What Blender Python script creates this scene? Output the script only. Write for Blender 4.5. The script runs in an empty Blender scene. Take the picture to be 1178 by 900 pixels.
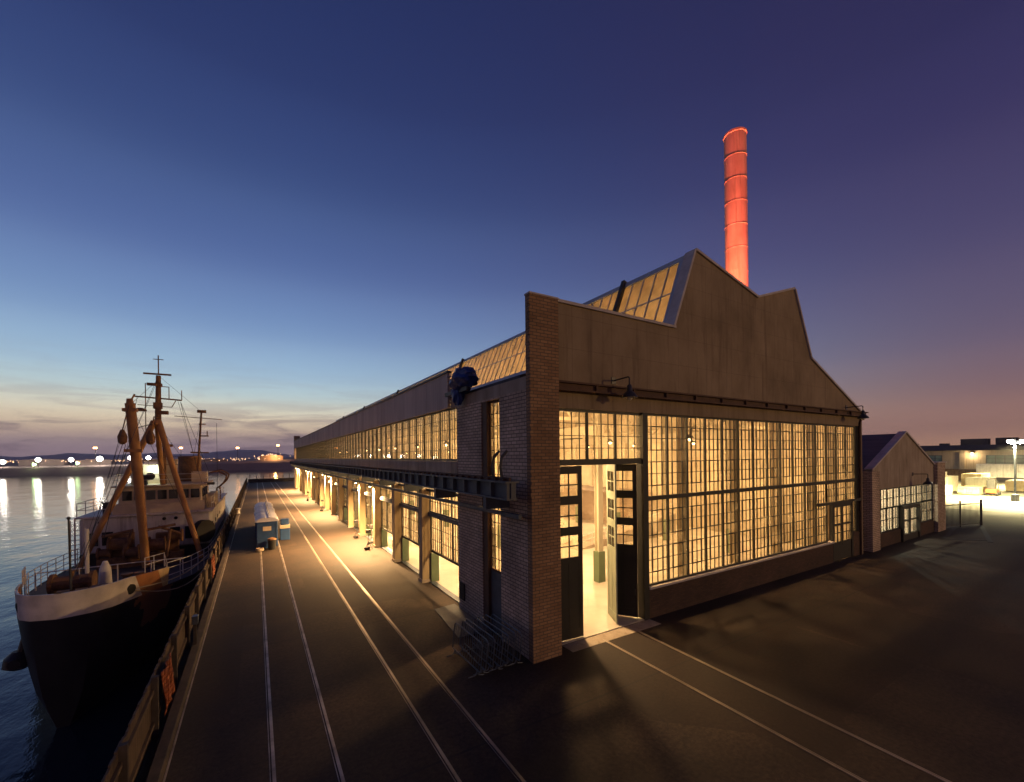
import bpy, bmesh, math, random
from mathutils import Vector, Matrix
random.seed(7)
R = math.radians
SC = bpy.context.scene
COL = SC.collection

# ------------------------------------------------------------------ materials
def nmat(name):
    m = bpy.data.materials.new(name); m.use_nodes = True
    nt = m.node_tree
    b = nt.nodes['Principled BSDF']
    return m, nt, b

def N(nt, typ, **kw):
    n = nt.nodes.new(typ)
    for k, v in kw.items():
        if k in n.inputs.keys(): n.inputs[k].default_value = v
        else: setattr(n, k, v)
    return n

def L(nt, a, b): nt.links.new(a, b)

def c4(c): return (c[0], c[1], c[2], 1)

def noisy(name, c1, c2, scale=1.0, rough=.8, detail=6, bump=0., bscale=None, metal=0., stretch=(1, 1, 1), spec=.5, c3=None):
    """two-tone weathered surface, noise in object space (world scale)"""
    m, nt, b = nmat(name)
    tc = N(nt, 'ShaderNodeTexCoord'); mp = N(nt, 'ShaderNodeMapping'); mp.inputs['Scale'].default_value = stretch
    L(nt, tc.outputs['Object'], mp.inputs['Vector'])
    n = N(nt, 'ShaderNodeTexNoise', Scale=scale, Detail=detail, Roughness=.62)
    L(nt, mp.outputs[0], n.inputs['Vector'])
    r = N(nt, 'ShaderNodeValToRGB')
    r.color_ramp.elements[0].position = .32; r.color_ramp.elements[0].color = c4(c1)
    r.color_ramp.elements[1].position = .68; r.color_ramp.elements[1].color = c4(c2)
    if c3:
        e = r.color_ramp.elements.new(.5); e.color = c4(c3)
    L(nt, n.outputs['Fac'], r.inputs[0]); L(nt, r.outputs[0], b.inputs['Base Color'])
    b.inputs['Roughness'].default_value = rough; b.inputs['Metallic'].default_value = metal
    b.inputs['Specular IOR Level'].default_value = spec
    if bump:
        n2 = N(nt, 'ShaderNodeTexNoise', Scale=bscale or scale * 8, Detail=4)
        L(nt, tc.outputs['Object'], n2.inputs['Vector'])
        bp = N(nt, 'ShaderNodeBump', Strength=bump, Distance=.02)
        L(nt, n2.outputs['Fac'], bp.inputs['Height']); L(nt, bp.outputs[0], b.inputs['Normal'])
    return m

def brick(name, axis, c1, c2, mortar, scale=1.0):
    m, nt, b = nmat(name)
    g = N(nt, 'ShaderNodeNewGeometry'); s = N(nt, 'ShaderNodeSeparateXYZ'); L(nt, g.outputs['Position'], s.inputs[0])
    c = N(nt, 'ShaderNodeCombineXYZ')
    if axis == 'xy':
        ad = N(nt, 'ShaderNodeMath', operation='ADD'); L(nt, s.outputs[0], ad.inputs[0]); L(nt, s.outputs[1], ad.inputs[1]); src = ad.outputs[0]
    else: src = s.outputs[axis]
    L(nt, src, c.inputs[0]); L(nt, s.outputs[2], c.inputs[1])
    t = N(nt, 'ShaderNodeTexBrick', Scale=1.0)
    t.inputs['Brick Width'].default_value = .24 * scale; t.inputs['Row Height'].default_value = .085 * scale
    t.inputs['Mortar Size'].default_value = .011 * scale; t.inputs['Mortar Smooth'].default_value = .15
    t.inputs['Color1'].default_value = c4(c1); t.inputs['Color2'].default_value = c4(c2); t.inputs['Mortar'].default_value = c4(mortar)
    L(nt, c.outputs[0], t.inputs['Vector'])
    n = N(nt, 'ShaderNodeTexNoise', Scale=.5, Detail=5); L(nt, g.outputs['Position'], n.inputs['Vector'])
    mx = N(nt, 'ShaderNodeMix', data_type='RGBA', blend_type='MULTIPLY')
    mr = N(nt, 'ShaderNodeMapRange'); mr.inputs[1].default_value = .3; mr.inputs[2].default_value = .7; mr.inputs[3].default_value = .6; mr.inputs[4].default_value = 1.15
    L(nt, n.outputs['Fac'], mr.inputs[0])
    mx.inputs[0].default_value = 1; L(nt, t.outputs['Color'], mx.inputs[6]); L(nt, mr.outputs[0], mx.inputs[7])
    L(nt, mx.outputs[2], b.inputs['Base Color'])
    b.inputs['Roughness'].default_value = .85
    bp = N(nt, 'ShaderNodeBump', Strength=.6, Distance=.015, invert=True)
    L(nt, t.outputs['Fac'], bp.inputs['Height']); L(nt, bp.outputs[0], b.inputs['Normal'])
    return m

def emis(name, col, s):
    m = bpy.data.materials.new(name); m.use_nodes = True; nt = m.node_tree; nt.nodes.clear()
    o = N(nt, 'ShaderNodeOutputMaterial'); e = N(nt, 'ShaderNodeEmission'); e.inputs[0].default_value = c4(col); e.inputs[1].default_value = s
    L(nt, e.outputs[0], o.inputs[0]); return m

def glass(name, tint=(.92, .88, .76), haze=.2, hcol=(.8, .7, .5), dirt=3.0, vary=2.1):
    """old factory glass: clear pane, thin film of dirt that scatters light, faint mirror"""
    m = bpy.data.materials.new(name); m.use_nodes = True; nt = m.node_tree; nt.nodes.clear()
    o = N(nt, 'ShaderNodeOutputMaterial'); tr = N(nt, 'ShaderNodeBsdfTransparent'); tr.inputs[0].default_value = c4(tint)
    tl = N(nt, 'ShaderNodeBsdfTranslucent'); tl.inputs[0].default_value = c4(hcol)
    gl = N(nt, 'ShaderNodeBsdfGlossy', Roughness=.03)
    g = N(nt, 'ShaderNodeNewGeometry')
    n = N(nt, 'ShaderNodeTexNoise', Scale=dirt, Detail=5); L(nt, g.outputs['Position'], n.inputs['Vector'])
    mr = N(nt, 'ShaderNodeMapRange'); mr.inputs[1].default_value = .3; mr.inputs[2].default_value = .75
    mr.inputs[3].default_value = haze * .5; mr.inputs[4].default_value = haze * 1.7
    L(nt, n.outputs['Fac'], mr.inputs[0])
    sn = N(nt, 'ShaderNodeVectorMath', operation='SNAP'); sn.inputs[1].default_value = (.3408, .3633, .5115); L(nt, g.outputs['Position'], sn.inputs[0])
    wn = N(nt, 'ShaderNodeTexWhiteNoise'); L(nt, sn.outputs[0], wn.inputs['Vector'])
    wr = N(nt, 'ShaderNodeMapRange'); wr.inputs[1].default_value = .45; wr.inputs[3].default_value = .6 if vary > 1 else 1; wr.inputs[4].default_value = vary; L(nt, wn.outputs['Value'], wr.inputs[0])
    wm = N(nt, 'ShaderNodeMath', operation='MULTIPLY'); wm.use_clamp = True; L(nt, mr.outputs[0], wm.inputs[0]); L(nt, wr.outputs[0], wm.inputs[1]); mr = wm
    m1 = N(nt, 'ShaderNodeMixShader'); L(nt, mr.outputs[0], m1.inputs[0]); L(nt, tr.outputs[0], m1.inputs[1]); L(nt, tl.outputs[0], m1.inputs[2])
    dp = N(nt, 'ShaderNodeVectorMath', operation='DOT_PRODUCT'); L(nt, g.outputs['Incoming'], dp.inputs[0]); L(nt, g.outputs['Normal'], dp.inputs[1])
    ab = N(nt, 'ShaderNodeMath', operation='ABSOLUTE'); L(nt, dp.outputs['Value'], ab.inputs[0])
    om = N(nt, 'ShaderNodeMath', operation='SUBTRACT'); om.inputs[0].default_value = 1; L(nt, ab.outputs[0], om.inputs[1])
    pw = N(nt, 'ShaderNodeMath', operation='POWER'); pw.inputs[1].default_value = 5; L(nt, om.outputs[0], pw.inputs[0])
    fr = N(nt, 'ShaderNodeMath', operation='MULTIPLY_ADD'); fr.inputs[1].default_value = .7; fr.inputs[2].default_value = .045; L(nt, pw.outputs[0], fr.inputs[0])
    n2 = N(nt, 'ShaderNodeTexNoise', Scale=1.1, Detail=1); L(nt, g.outputs['Position'], n2.inputs['Vector'])
    bp = N(nt, 'ShaderNodeBump', Strength=.06, Distance=.05); L(nt, n2.outputs['Fac'], bp.inputs['Height']); L(nt, bp.outputs[0], gl.inputs['Normal'])
    m2 = N(nt, 'ShaderNodeMixShader'); L(nt, fr.outputs[0], m2.inputs[0]); L(nt, m1.outputs[0], m2.inputs[1]); L(nt, gl.outputs[0], m2.inputs[2])
    L(nt, m2.outputs[0], o.inputs[0]); return m

M = {}
M['brick_front'] = brick('brick_front', 'xy', (.40, .24, .12), (.29, .165, .08), (.13, .10, .07), 1.3)
M['brick_side'] = brick('brick_side', 'xy', (.64, .49, .37), (.48, .36, .26), (.16, .125, .10), 1.5)
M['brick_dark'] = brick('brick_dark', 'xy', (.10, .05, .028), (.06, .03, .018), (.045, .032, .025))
M['gable'] = noisy('gable_concrete', (.20, .15, .09), (.34, .265, .17), .55, .9, 10, .3, 6, stretch=(1, 1, .6), c3=(.275, .21, .13))
M['concrete'] = noisy('concrete', (.26, .21, .155), (.44, .37, .29), .9, .9, 8, .25, 8, stretch=(1, 1, .5))
M['coping'] = noisy('coping_concrete', (.42, .38, .36), (.58, .54, .52), 1.5, .85, 4)
M['column'] = noisy('column_paint', (.34, .26, .15), (.48, .37, .22), 1.4, .8, 6, .15, 8, stretch=(1, 1, .3))
M['iron'] = noisy('dark_iron', (.018, .018, .02), (.045, .042, .042), 3, .6, 5, metal=.0)
M['rust_iron'] = noisy('rust_iron', (.06, .028, .016), (.11, .055, .03), 2, .75, 6, .2, 10)
M['steel'] = noisy('blue_grey_steel', (.05, .06, .07), (.10, .115, .13), 1.5, .6, 6)
M['frame_paint'] = noisy('sash_paint', (.007, .008, .007), (.018, .019, .016), 4, .55)
M['door_paint'] = noisy('dark_door_paint', (.005, .0055, .005), (.012, .012, .010), 2, .6, 5)
M['door_lit'] = noisy('lit_green_door', (.28, .33, .24), (.36, .40, .30), 2, .5)  # pale colour holds the light on this leaf; other leaves stay dark
M['cladding'] = None
M['roof'] = noisy('roof_felt', (.03, .035, .045), (.06, .065, .08), 1.2, .9, 6)
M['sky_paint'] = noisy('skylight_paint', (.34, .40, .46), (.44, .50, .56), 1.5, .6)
M['plaster'] = noisy('cream_plaster', (.40, .34, .25), (.56, .49, .37), .5, .85, 6)
M['int_col'] = noisy('cream_iron', (.55, .50, .38), (.66, .60, .46), 1.5, .6)
M['green'] = noisy('green_guard_paint', (.10, .15, .085), (.15, .20, .115), 1.2, .55)
M['floor'] = noisy('polished_slab', (.36, .32, .27), (.58, .52, .44), .35, .28, 8, c3=(.48, .43, .36))
M['glass'] = glass('window_glass', haze=.13)
M['glass_sky'] = glass('skylight_glass', haze=.5, hcol=(.95, .76, .46), dirt=.8, vary=1)
M['glass_far'] = glass('boiler_glass', tint=(.8, .85, .85), haze=.12)
M['tarp'] = noisy('blue_tarpaulin', (.012, .035, .16), (.02, .06, .26), 3, .5, 4, .6, 3)
M['galv'] = noisy('galvanised_tube', (.07, .085, .12), (.13, .15, .19), 6, .42, 4, metal=.7)
M['rail'] = noisy('worn_rail', (.14, .11, .085), (.52, .45, .38), 1.1, .45, 5, metal=.2)
M['rail_dark'] = noisy('old_rail', (.12, .095, .075), (.55, .46, .36), .35, .45, 6, metal=.4, stretch=(1, 1, 1))
M['toilet'] = noisy('blue_plastic', (.02, .055, .15), (.03, .08, .20), 2, .45)
M['toilet_roof'] = noisy('white_roof_plastic', (.60, .60, .66), (.74, .73, .76), 2.2, .5)
M['white'] = noisy('white_paint', (.55, .52, .48), (.76, .73, .68), 1.2, .55, 7, c3=(.70, .66, .61))
M['cream'] = noisy('cream_paint', (.50, .40, .27), (.68, .56, .40), 1.4, .55, 7)
M['black_hull'] = noisy('black_hull_paint', (.008, .008, .010), (.022, .020, .020), .7, .5, 6)
nt = M['black_hull'].node_tree; b = nt.nodes['Principled BSDF']; src = b.inputs['Base Color'].links[0].from_socket
g = N(nt, 'ShaderNodeNewGeometry'); n = N(nt, 'ShaderNodeTexNoise', Scale=1.1, Detail=7); L(nt, g.outputs['Position'], n.inputs['Vector'])
vd = N(nt, 'ShaderNodeVectorMath', operation='DISTANCE'); vd.inputs[1].default_value = (-4.3, 28.3, .15); L(nt, g.outputs['Position'], vd.inputs[0])
ma = N(nt, 'ShaderNodeMath', operation='MULTIPLY_ADD'); ma.inputs[1].default_value = -2.2; ma.inputs[2].default_value = 2.6; L(nt, n.outputs['Fac'], ma.inputs[0])
lt = N(nt, 'ShaderNodeMath', operation='LESS_THAN'); L(nt, vd.outputs['Value'], lt.inputs[0]); L(nt, ma.outputs[0], lt.inputs[1])
mx = N(nt, 'ShaderNodeMix', data_type='RGBA'); L(nt, lt.outputs[0], mx.inputs[0]); L(nt, src, mx.inputs[6]); mx.inputs[7].default_value = (.30, .13, .06, 1); L(nt, mx.outputs[2], b.inputs['Base Color'])
M['deck'] = noisy('ship_deck', (.03, .03, .035), (.075, .065, .06), 1.0, .8)
M['buff'] = noisy('buff_mast_paint', (.36, .17, .05), (.52, .26, .09), 1.4, .6, 6)
M['rusty'] = noisy('rusty_machinery', (.10, .045, .02), (.30, .15, .06), 2.5, .75, 6)
M['window_dark'] = noisy('dark_pane', (.01, .012, .016), (.02, .024, .03), 1, .08)
M['grille'] = noisy('vent_black', (.006, .006, .006), (.012, .012, .012), 4, .7)
M['fence'] = noisy('weathered_boards', (.055, .036, .025), (.13, .088, .055), 1.6, .85, 7, .2, 8, stretch=(1, 1, .3))
M['orange'] = noisy('orange_net', (.22, .05, .018), (.42, .11, .035), 3.5, .8, 6)
M['timber'] = noisy('kerb_timber', (.035, .026, .022), (.08, .06, .048), 2, .85, 6, .3, 9)
M['lumber'] = noisy('sawn_lumber', (.50, .38, .20), (.70, .56, .33), 1.5, .8, 5)
M['lumber2'] = noisy('pale_lumber', (.66, .60, .42), (.80, .74, .56), 1.5, .8, 5)
M['beige'] = noisy('beige_wall', (.42, .34, .22), (.52, .43, .29), .15, .85)
M['far_glass'] = noisy('green_glazing', (.10, .20, .17), (.28, .40, .34), .35, .25, 3)
M['far_roof'] = noisy('dark_far_roof', (.03, .032, .05), (.05, .05, .075), .2, .9)
M['shed_roof'] = noisy('slate_violet_roof', (.07, .062, .08), (.12, .105, .125), .8, .8, 5, stretch=(4, .4, 1))
M['stack'] = noisy('smokestack_paint', (.44, .20, .17), (.66, .34, .29), .9, .75, 10, .3, 4, stretch=(1, 1, .3))
M['lamp_shade'] = noisy('enamel_shade', (.02, .02, .02), (.04, .04, .035), 3, .35)
M['hills'] = noisy('hazy_hills', (.56, .44, .48), (.62, .50, .54), .004, 1)  # distance haze is mixed into the pale mauve hill colour
M['land'] = noisy('far_shore_land', (.24, .17, .15), (.36, .27, .23), .03, 1)
M['rubber'] = noisy('black_rubber', (.008, .008, .008), (.016, .016, .016), 3, .7)
M['bulb'] = emis('warm_bulb', (1, .72, .36), 14)
M['bulb_ext'] = emis('flood_bulb', (1, .80, .45), 30)
M['yard_bulb'] = emis('yard_bulb', (1, .93, .70), 220)
M['port_white'] = emis('port_white', (1, .93, .82), 45)
M['port_green'] = emis('port_green', (.62, 1, .42), 14)
M['port_orange'] = emis('port_orange', (1, .42, .12), 22)
M['port_string'] = emis('port_string', (1, .55, .28), 7)
M['red_bulb'] = emis('red_bulb', (1, .15, .06), 20)
M['added_ship_bulb'] = emis('added_ship_bulb', (.8, 1, .9), 25)

def overlay(mat, joint=True):
    nt = M[mat].node_tree; b = nt.nodes['Principled BSDF']; src = b.inputs['Base Color'].links[0].from_socket
    g = N(nt, 'ShaderNodeNewGeometry'); mp = N(nt, 'ShaderNodeMapping'); mp.inputs['Scale'].default_value = (2.6, 2.6, .16); L(nt, g.outputs['Position'], mp.inputs[0])
    n = N(nt, 'ShaderNodeTexNoise', Scale=1.3, Detail=7, Roughness=.65); L(nt, mp.outputs[0], n.inputs['Vector'])
    r = N(nt, 'ShaderNodeMapRange'); r.inputs[1].default_value = .52; r.inputs[2].default_value = .72; r.inputs[4].default_value = .6; L(nt, n.outputs['Fac'], r.inputs[0])
    mx = N(nt, 'ShaderNodeMix', data_type='RGBA'); L(nt, r.outputs[0], mx.inputs[0]); L(nt, src, mx.inputs[6]); mx.inputs[7].default_value = (.10, .065, .04, 1)
    out = mx.outputs[2]
    if joint:
        s_ = N(nt, 'ShaderNodeSeparateXYZ'); L(nt, g.outputs['Position'], s_.inputs[0])
        for ax, step, wd in ((0, 1.02, .012), (2, .61, .010)):
            pp = N(nt, 'ShaderNodeMath', operation='PINGPONG'); pp.inputs[1].default_value = step; L(nt, s_.outputs[ax], pp.inputs[0])
            lt = N(nt, 'ShaderNodeMath', operation='LESS_THAN'); lt.inputs[1].default_value = wd; L(nt, pp.outputs[0], lt.inputs[0])
            ml = N(nt, 'ShaderNodeMath', operation='MULTIPLY'); ml.inputs[1].default_value = .35; L(nt, lt.outputs[0], ml.inputs[0])
            m2 = N(nt, 'ShaderNodeMix', data_type='RGBA'); L(nt, ml.outputs[0], m2.inputs[0]); L(nt, out, m2.inputs[6]); m2.inputs[7].default_value = (.09, .06, .04, 1); out = m2.outputs[2]
    L(nt, out, b.inputs['Base Color'])
overlay('gable'); overlay('concrete', False); overlay('stack', False); overlay('white', False); overlay('beige', False)
# corrugated cladding
m, nt, b = nmat('brown_corrugated_sheet'); M['cladding'] = m
g = N(nt, 'ShaderNodeNewGeometry'); w = N(nt, 'ShaderNodeTexWave', Scale=1.2, Distortion=0); w.bands_direction = 'Y'
L(nt, g.outputs['Position'], w.inputs['Vector'])
bp = N(nt, 'ShaderNodeBump', Strength=.5, Distance=.05); L(nt, w.outputs['Fac'], bp.inputs['Height']); L(nt, bp.outputs[0], b.inputs['Normal'])
n = N(nt, 'ShaderNodeTexNoise', Scale=.7, Detail=6); mp = N(nt, 'ShaderNodeMapping'); mp.inputs['Scale'].default_value = (1, 1.6, .25)
L(nt, g.outputs['Position'], mp.inputs[0]); L(nt, mp.outputs[0], n.inputs['Vector'])
r = N(nt, 'ShaderNodeValToRGB'); r.color_ramp.elements[0].color = (.36, .28, .25, 1); r.color_ramp.elements[1].color = (.54, .44, .39, 1)
r.color_ramp.elements[0].position = .3; r.color_ramp.elements[1].position = .7
L(nt, n.outputs['Fac'], r.inputs[0]); L(nt, r.outputs[0], b.inputs['Base Color']); b.inputs['Roughness'].default_value = .75

# asphalt with patches, cracks and slab joints
def asphalt(name, lo, hi, patch, joints=True, rough=.8):
    m, nt, b = nmat(name)
    g = N(nt, 'ShaderNodeNewGeometry')
    n = N(nt, 'ShaderNodeTexNoise', Scale=.22, Detail=9, Roughness=.65); L(nt, g.outputs['Position'], n.inputs['Vector'])
    r = N(nt, 'ShaderNodeValToRGB'); r.color_ramp.elements[0].position = .35; r.color_ramp.elements[1].position = .66
    r.color_ramp.elements[0].color = c4(lo); r.color_ramp.elements[1].color = c4(hi)
    L(nt, n.outputs['Fac'], r.inputs[0])
    n2 = N(nt, 'ShaderNodeTexNoise', Scale=9, Detail=8, Roughness=.75); L(nt, g.outputs['Position'], n2.inputs['Vector'])
    mr = N(nt, 'ShaderNodeMapRange'); mr.inputs[1].default_value = .35; mr.inputs[2].default_value = .65; mr.inputs[3].default_value = .5; mr.inputs[4].default_value = 1.5
    L(nt, n2.outputs['Fac'], mr.inputs[0])
    mx = N(nt, 'ShaderNodeMix', data_type='RGBA', blend_type='MULTIPLY'); mx.inputs[0].default_value = 1
    L(nt, r.outputs[0], mx.inputs[6]); L(nt, mr.outputs[0], mx.inputs[7])
    # worn repair patches
    v = N(nt, 'ShaderNodeTexVoronoi', Scale=.13, feature='F1', distance='CHEBYCHEV'); L(nt, g.outputs['Position'], v.inputs['Vector'])
    rv = N(nt, 'ShaderNodeValToRGB'); rv.color_ramp.interpolation = 'CONSTANT'
    rv.color_ramp.elements[0].color = (0, 0, 0, 1); rv.color_ramp.elements[1].position = .72; rv.color_ramp.elements[1].color = (1, 1, 1, 1)
    sx = N(nt, 'ShaderNodeSeparateColor'); L(nt, v.outputs['Color'], sx.inputs[0]); L(nt, sx.outputs[0], rv.inputs[0])
    mm = N(nt, 'ShaderNodeMath', operation='MULTIPLY'); mm.inputs[1].default_value = .6; L(nt, rv.outputs[0], mm.inputs[0])
    mx2 = N(nt, 'ShaderNodeMix', data_type='RGBA'); L(nt, mm.outputs[0], mx2.inputs[0]); L(nt, mx.outputs[2], mx2.inputs[6]); mx2.inputs[7].default_value = c4(patch)
    # cracks
    vc = N(nt, 'ShaderNodeTexVoronoi', Scale=.35, feature='DISTANCE_TO_EDGE')
    wv = N(nt, 'ShaderNodeTexNoise', Scale=.8, Detail=4); L(nt, g.outputs['Position'], wv.inputs['Vector'])
    va = N(nt, 'ShaderNodeVectorMath', operation='ADD'); L(nt, g.outputs['Position'], va.inputs[0]); L(nt, wv.outputs['Color'], va.inputs[1])
    L(nt, va.outputs[0], vc.inputs['Vector'])
    ck = N(nt, 'ShaderNodeMath', operation='LESS_THAN'); ck.inputs[1].default_value = .006; L(nt, vc.outputs['Distance'], ck.inputs[0])
    cm = N(nt, 'ShaderNodeMath', operation='MULTIPLY'); cm.inputs[1].default_value = .3; L(nt, ck.outputs[0], cm.inputs[0])
    mx3 = N(nt, 'ShaderNodeMix', data_type='RGBA'); L(nt, cm.outputs[0], mx3.inputs[0]); L(nt, mx2.outputs[2], mx3.inputs[6]); mx3.inputs[7].default_value = (.012, .011, .01, 1)
    out = mx3.outputs[2]
    if joints:
        s = N(nt, 'ShaderNodeSeparateXYZ'); L(nt, g.outputs['Position'], s.inputs[0])
        md = N(nt, 'ShaderNodeMath', operation='PINGPONG'); md.inputs[1].default_value = 4.6; L(nt, s.outputs[1], md.inputs[0])
        lt = N(nt, 'ShaderNodeMath', operation='LESS_THAN'); lt.inputs[1].default_value = .035; L(nt, md.outputs[0], lt.inputs[0])
        jm = N(nt, 'ShaderNodeMath', operation='MULTIPLY'); jm.inputs[1].default_value = .75; L(nt, lt.outputs[0], jm.inputs[0])
        mx4 = N(nt, 'ShaderNodeMix', data_type='RGBA'); L(nt, jm.outputs[0], mx4.inputs[0]); L(nt, out, mx4.inputs[6]); mx4.inputs[7].default_value = (.015, .013, .012, 1)
        out = mx4.outputs[2]
    L(nt, out, b.inputs['Base Color'])
    rr = N(nt, 'ShaderNodeMapRange'); rr.inputs[3].default_value = rough - .15; rr.inputs[4].default_value = rough + .12; L(nt, n.outputs['Fac'], rr.inputs[0]); L(nt, rr.outputs[0], b.inputs['Roughness'])
    bp = N(nt, 'ShaderNodeBump', Strength=.35, Distance=.02); L(nt, n2.outputs['Fac'], bp.inputs['Height']); L(nt, bp.outputs[0], b.inputs['Normal'])
    b.inputs['Specular IOR Level'].default_value = .35
    return m
M['quay'] = asphalt('quay_asphalt', (.014, .009, .0065), (.058, .038, .026), (.022, .014, .010))
M['yard'] = asphalt('yard_paving', (.16, .14, .11), (.27, .24, .19), (.2, .18, .15), False)

# water
m, nt, b = nmat('bay_water'); M['water'] = m
b.inputs['Base Color'].default_value = (.012, .022, .032, 1); b.inputs['Roughness'].default_value = .06; b.inputs['IOR'].default_value = 1.33
g = N(nt, 'ShaderNodeNewGeometry'); mp = N(nt, 'ShaderNodeMapping'); mp.inputs['Scale'].default_value = (1, .55, 1); mp.inputs['Rotation'].default_value = (0, 0, .35)
L(nt, g.outputs['Position'], mp.inputs[0])
n1 = N(nt, 'ShaderNodeTexNoise', Scale=.9, Detail=5, Roughness=.6); L(nt, mp.outputs[0], n1.inputs['Vector'])
n2 = N(nt, 'ShaderNodeTexNoise', Scale=.13, Detail=3); L(nt, mp.outputs[0], n2.inputs['Vector'])
b1 = N(nt, 'ShaderNodeBump', Strength=.45, Distance=.12); L(nt, n1.outputs['Fac'], b1.inputs['Height'])
b2 = N(nt, 'ShaderNodeBump', Strength=.4, Distance=.6); L(nt, n2.outputs['Fac'], b2.inputs['Height']); L(nt, b1.outputs[0], b2.inputs['Normal'])
L(nt, b2.outputs[0], b.inputs['Normal'])

# white band with slanted rust slash on the bow (painted mark, fixed to the hull)
m, nt, b = nmat('bow_band_paint'); M['band'] = m
g = N(nt, 'ShaderNodeNewGeometry'); s = N(nt, 'ShaderNodeSeparateXYZ'); L(nt, g.outputs['Position'], s.inputs[0])
ma = N(nt, 'ShaderNodeMath', operation='MULTIPLY_ADD'); ma.inputs[1].default_value = .55; L(nt, s.outputs[2], ma.inputs[0]); L(nt, s.outputs[1], ma.inputs[2])
mr = N(nt, 'ShaderNodeMapRange'); mr.inputs[1].default_value = 24; mr.inputs[2].default_value = 31; L(nt, ma.outputs[0], mr.inputs[0])
r = N(nt, 'ShaderNodeValToRGB'); r.color_ramp.interpolation = 'CONSTANT'
r.color_ramp.elements[0].color = (.78, .71, .62, 1); r.color_ramp.elements[1].position = .47; r.color_ramp.elements[1].color = (.42, .16, .05, 1)
e = r.color_ramp.elements.new(.72); e.color = (.62, .46, .25, 1); e = r.color_ramp.elements.new(.86); e.color = (.02, .02, .02, 1)
L(nt, mr.outputs[0], r.inputs[0])
n = N(nt, 'ShaderNodeTexNoise', Scale=1.6, Detail=7); L(nt, g.outputs['Position'], n.inputs['Vector'])
mr2 = N(nt, 'ShaderNodeMapRange'); mr2.inputs[1].default_value = .3; mr2.inputs[2].default_value = .7; mr2.inputs[3].default_value = .7; mr2.inputs[4].default_value = 1.1; L(nt, n.outputs['Fac'], mr2.inputs[0])
mx = N(nt, 'ShaderNodeMix', data_type='RGBA', blend_type='MULTIPLY'); mx.inputs[0].default_value = 1; L(nt, r.outputs[0], mx.inputs[6]); L(nt, mr2.outputs[0], mx.inputs[7])
L(nt, mx.outputs[2], b.inputs['Base Color']); b.inputs['Roughness'].default_value = .5

# ------------------------------------------------------------------ mesh builder
def worldloc(o):
    v = Vector((0, 0, 0))
    while o is not None: v += o.location; o = o.parent
    return v

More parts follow.
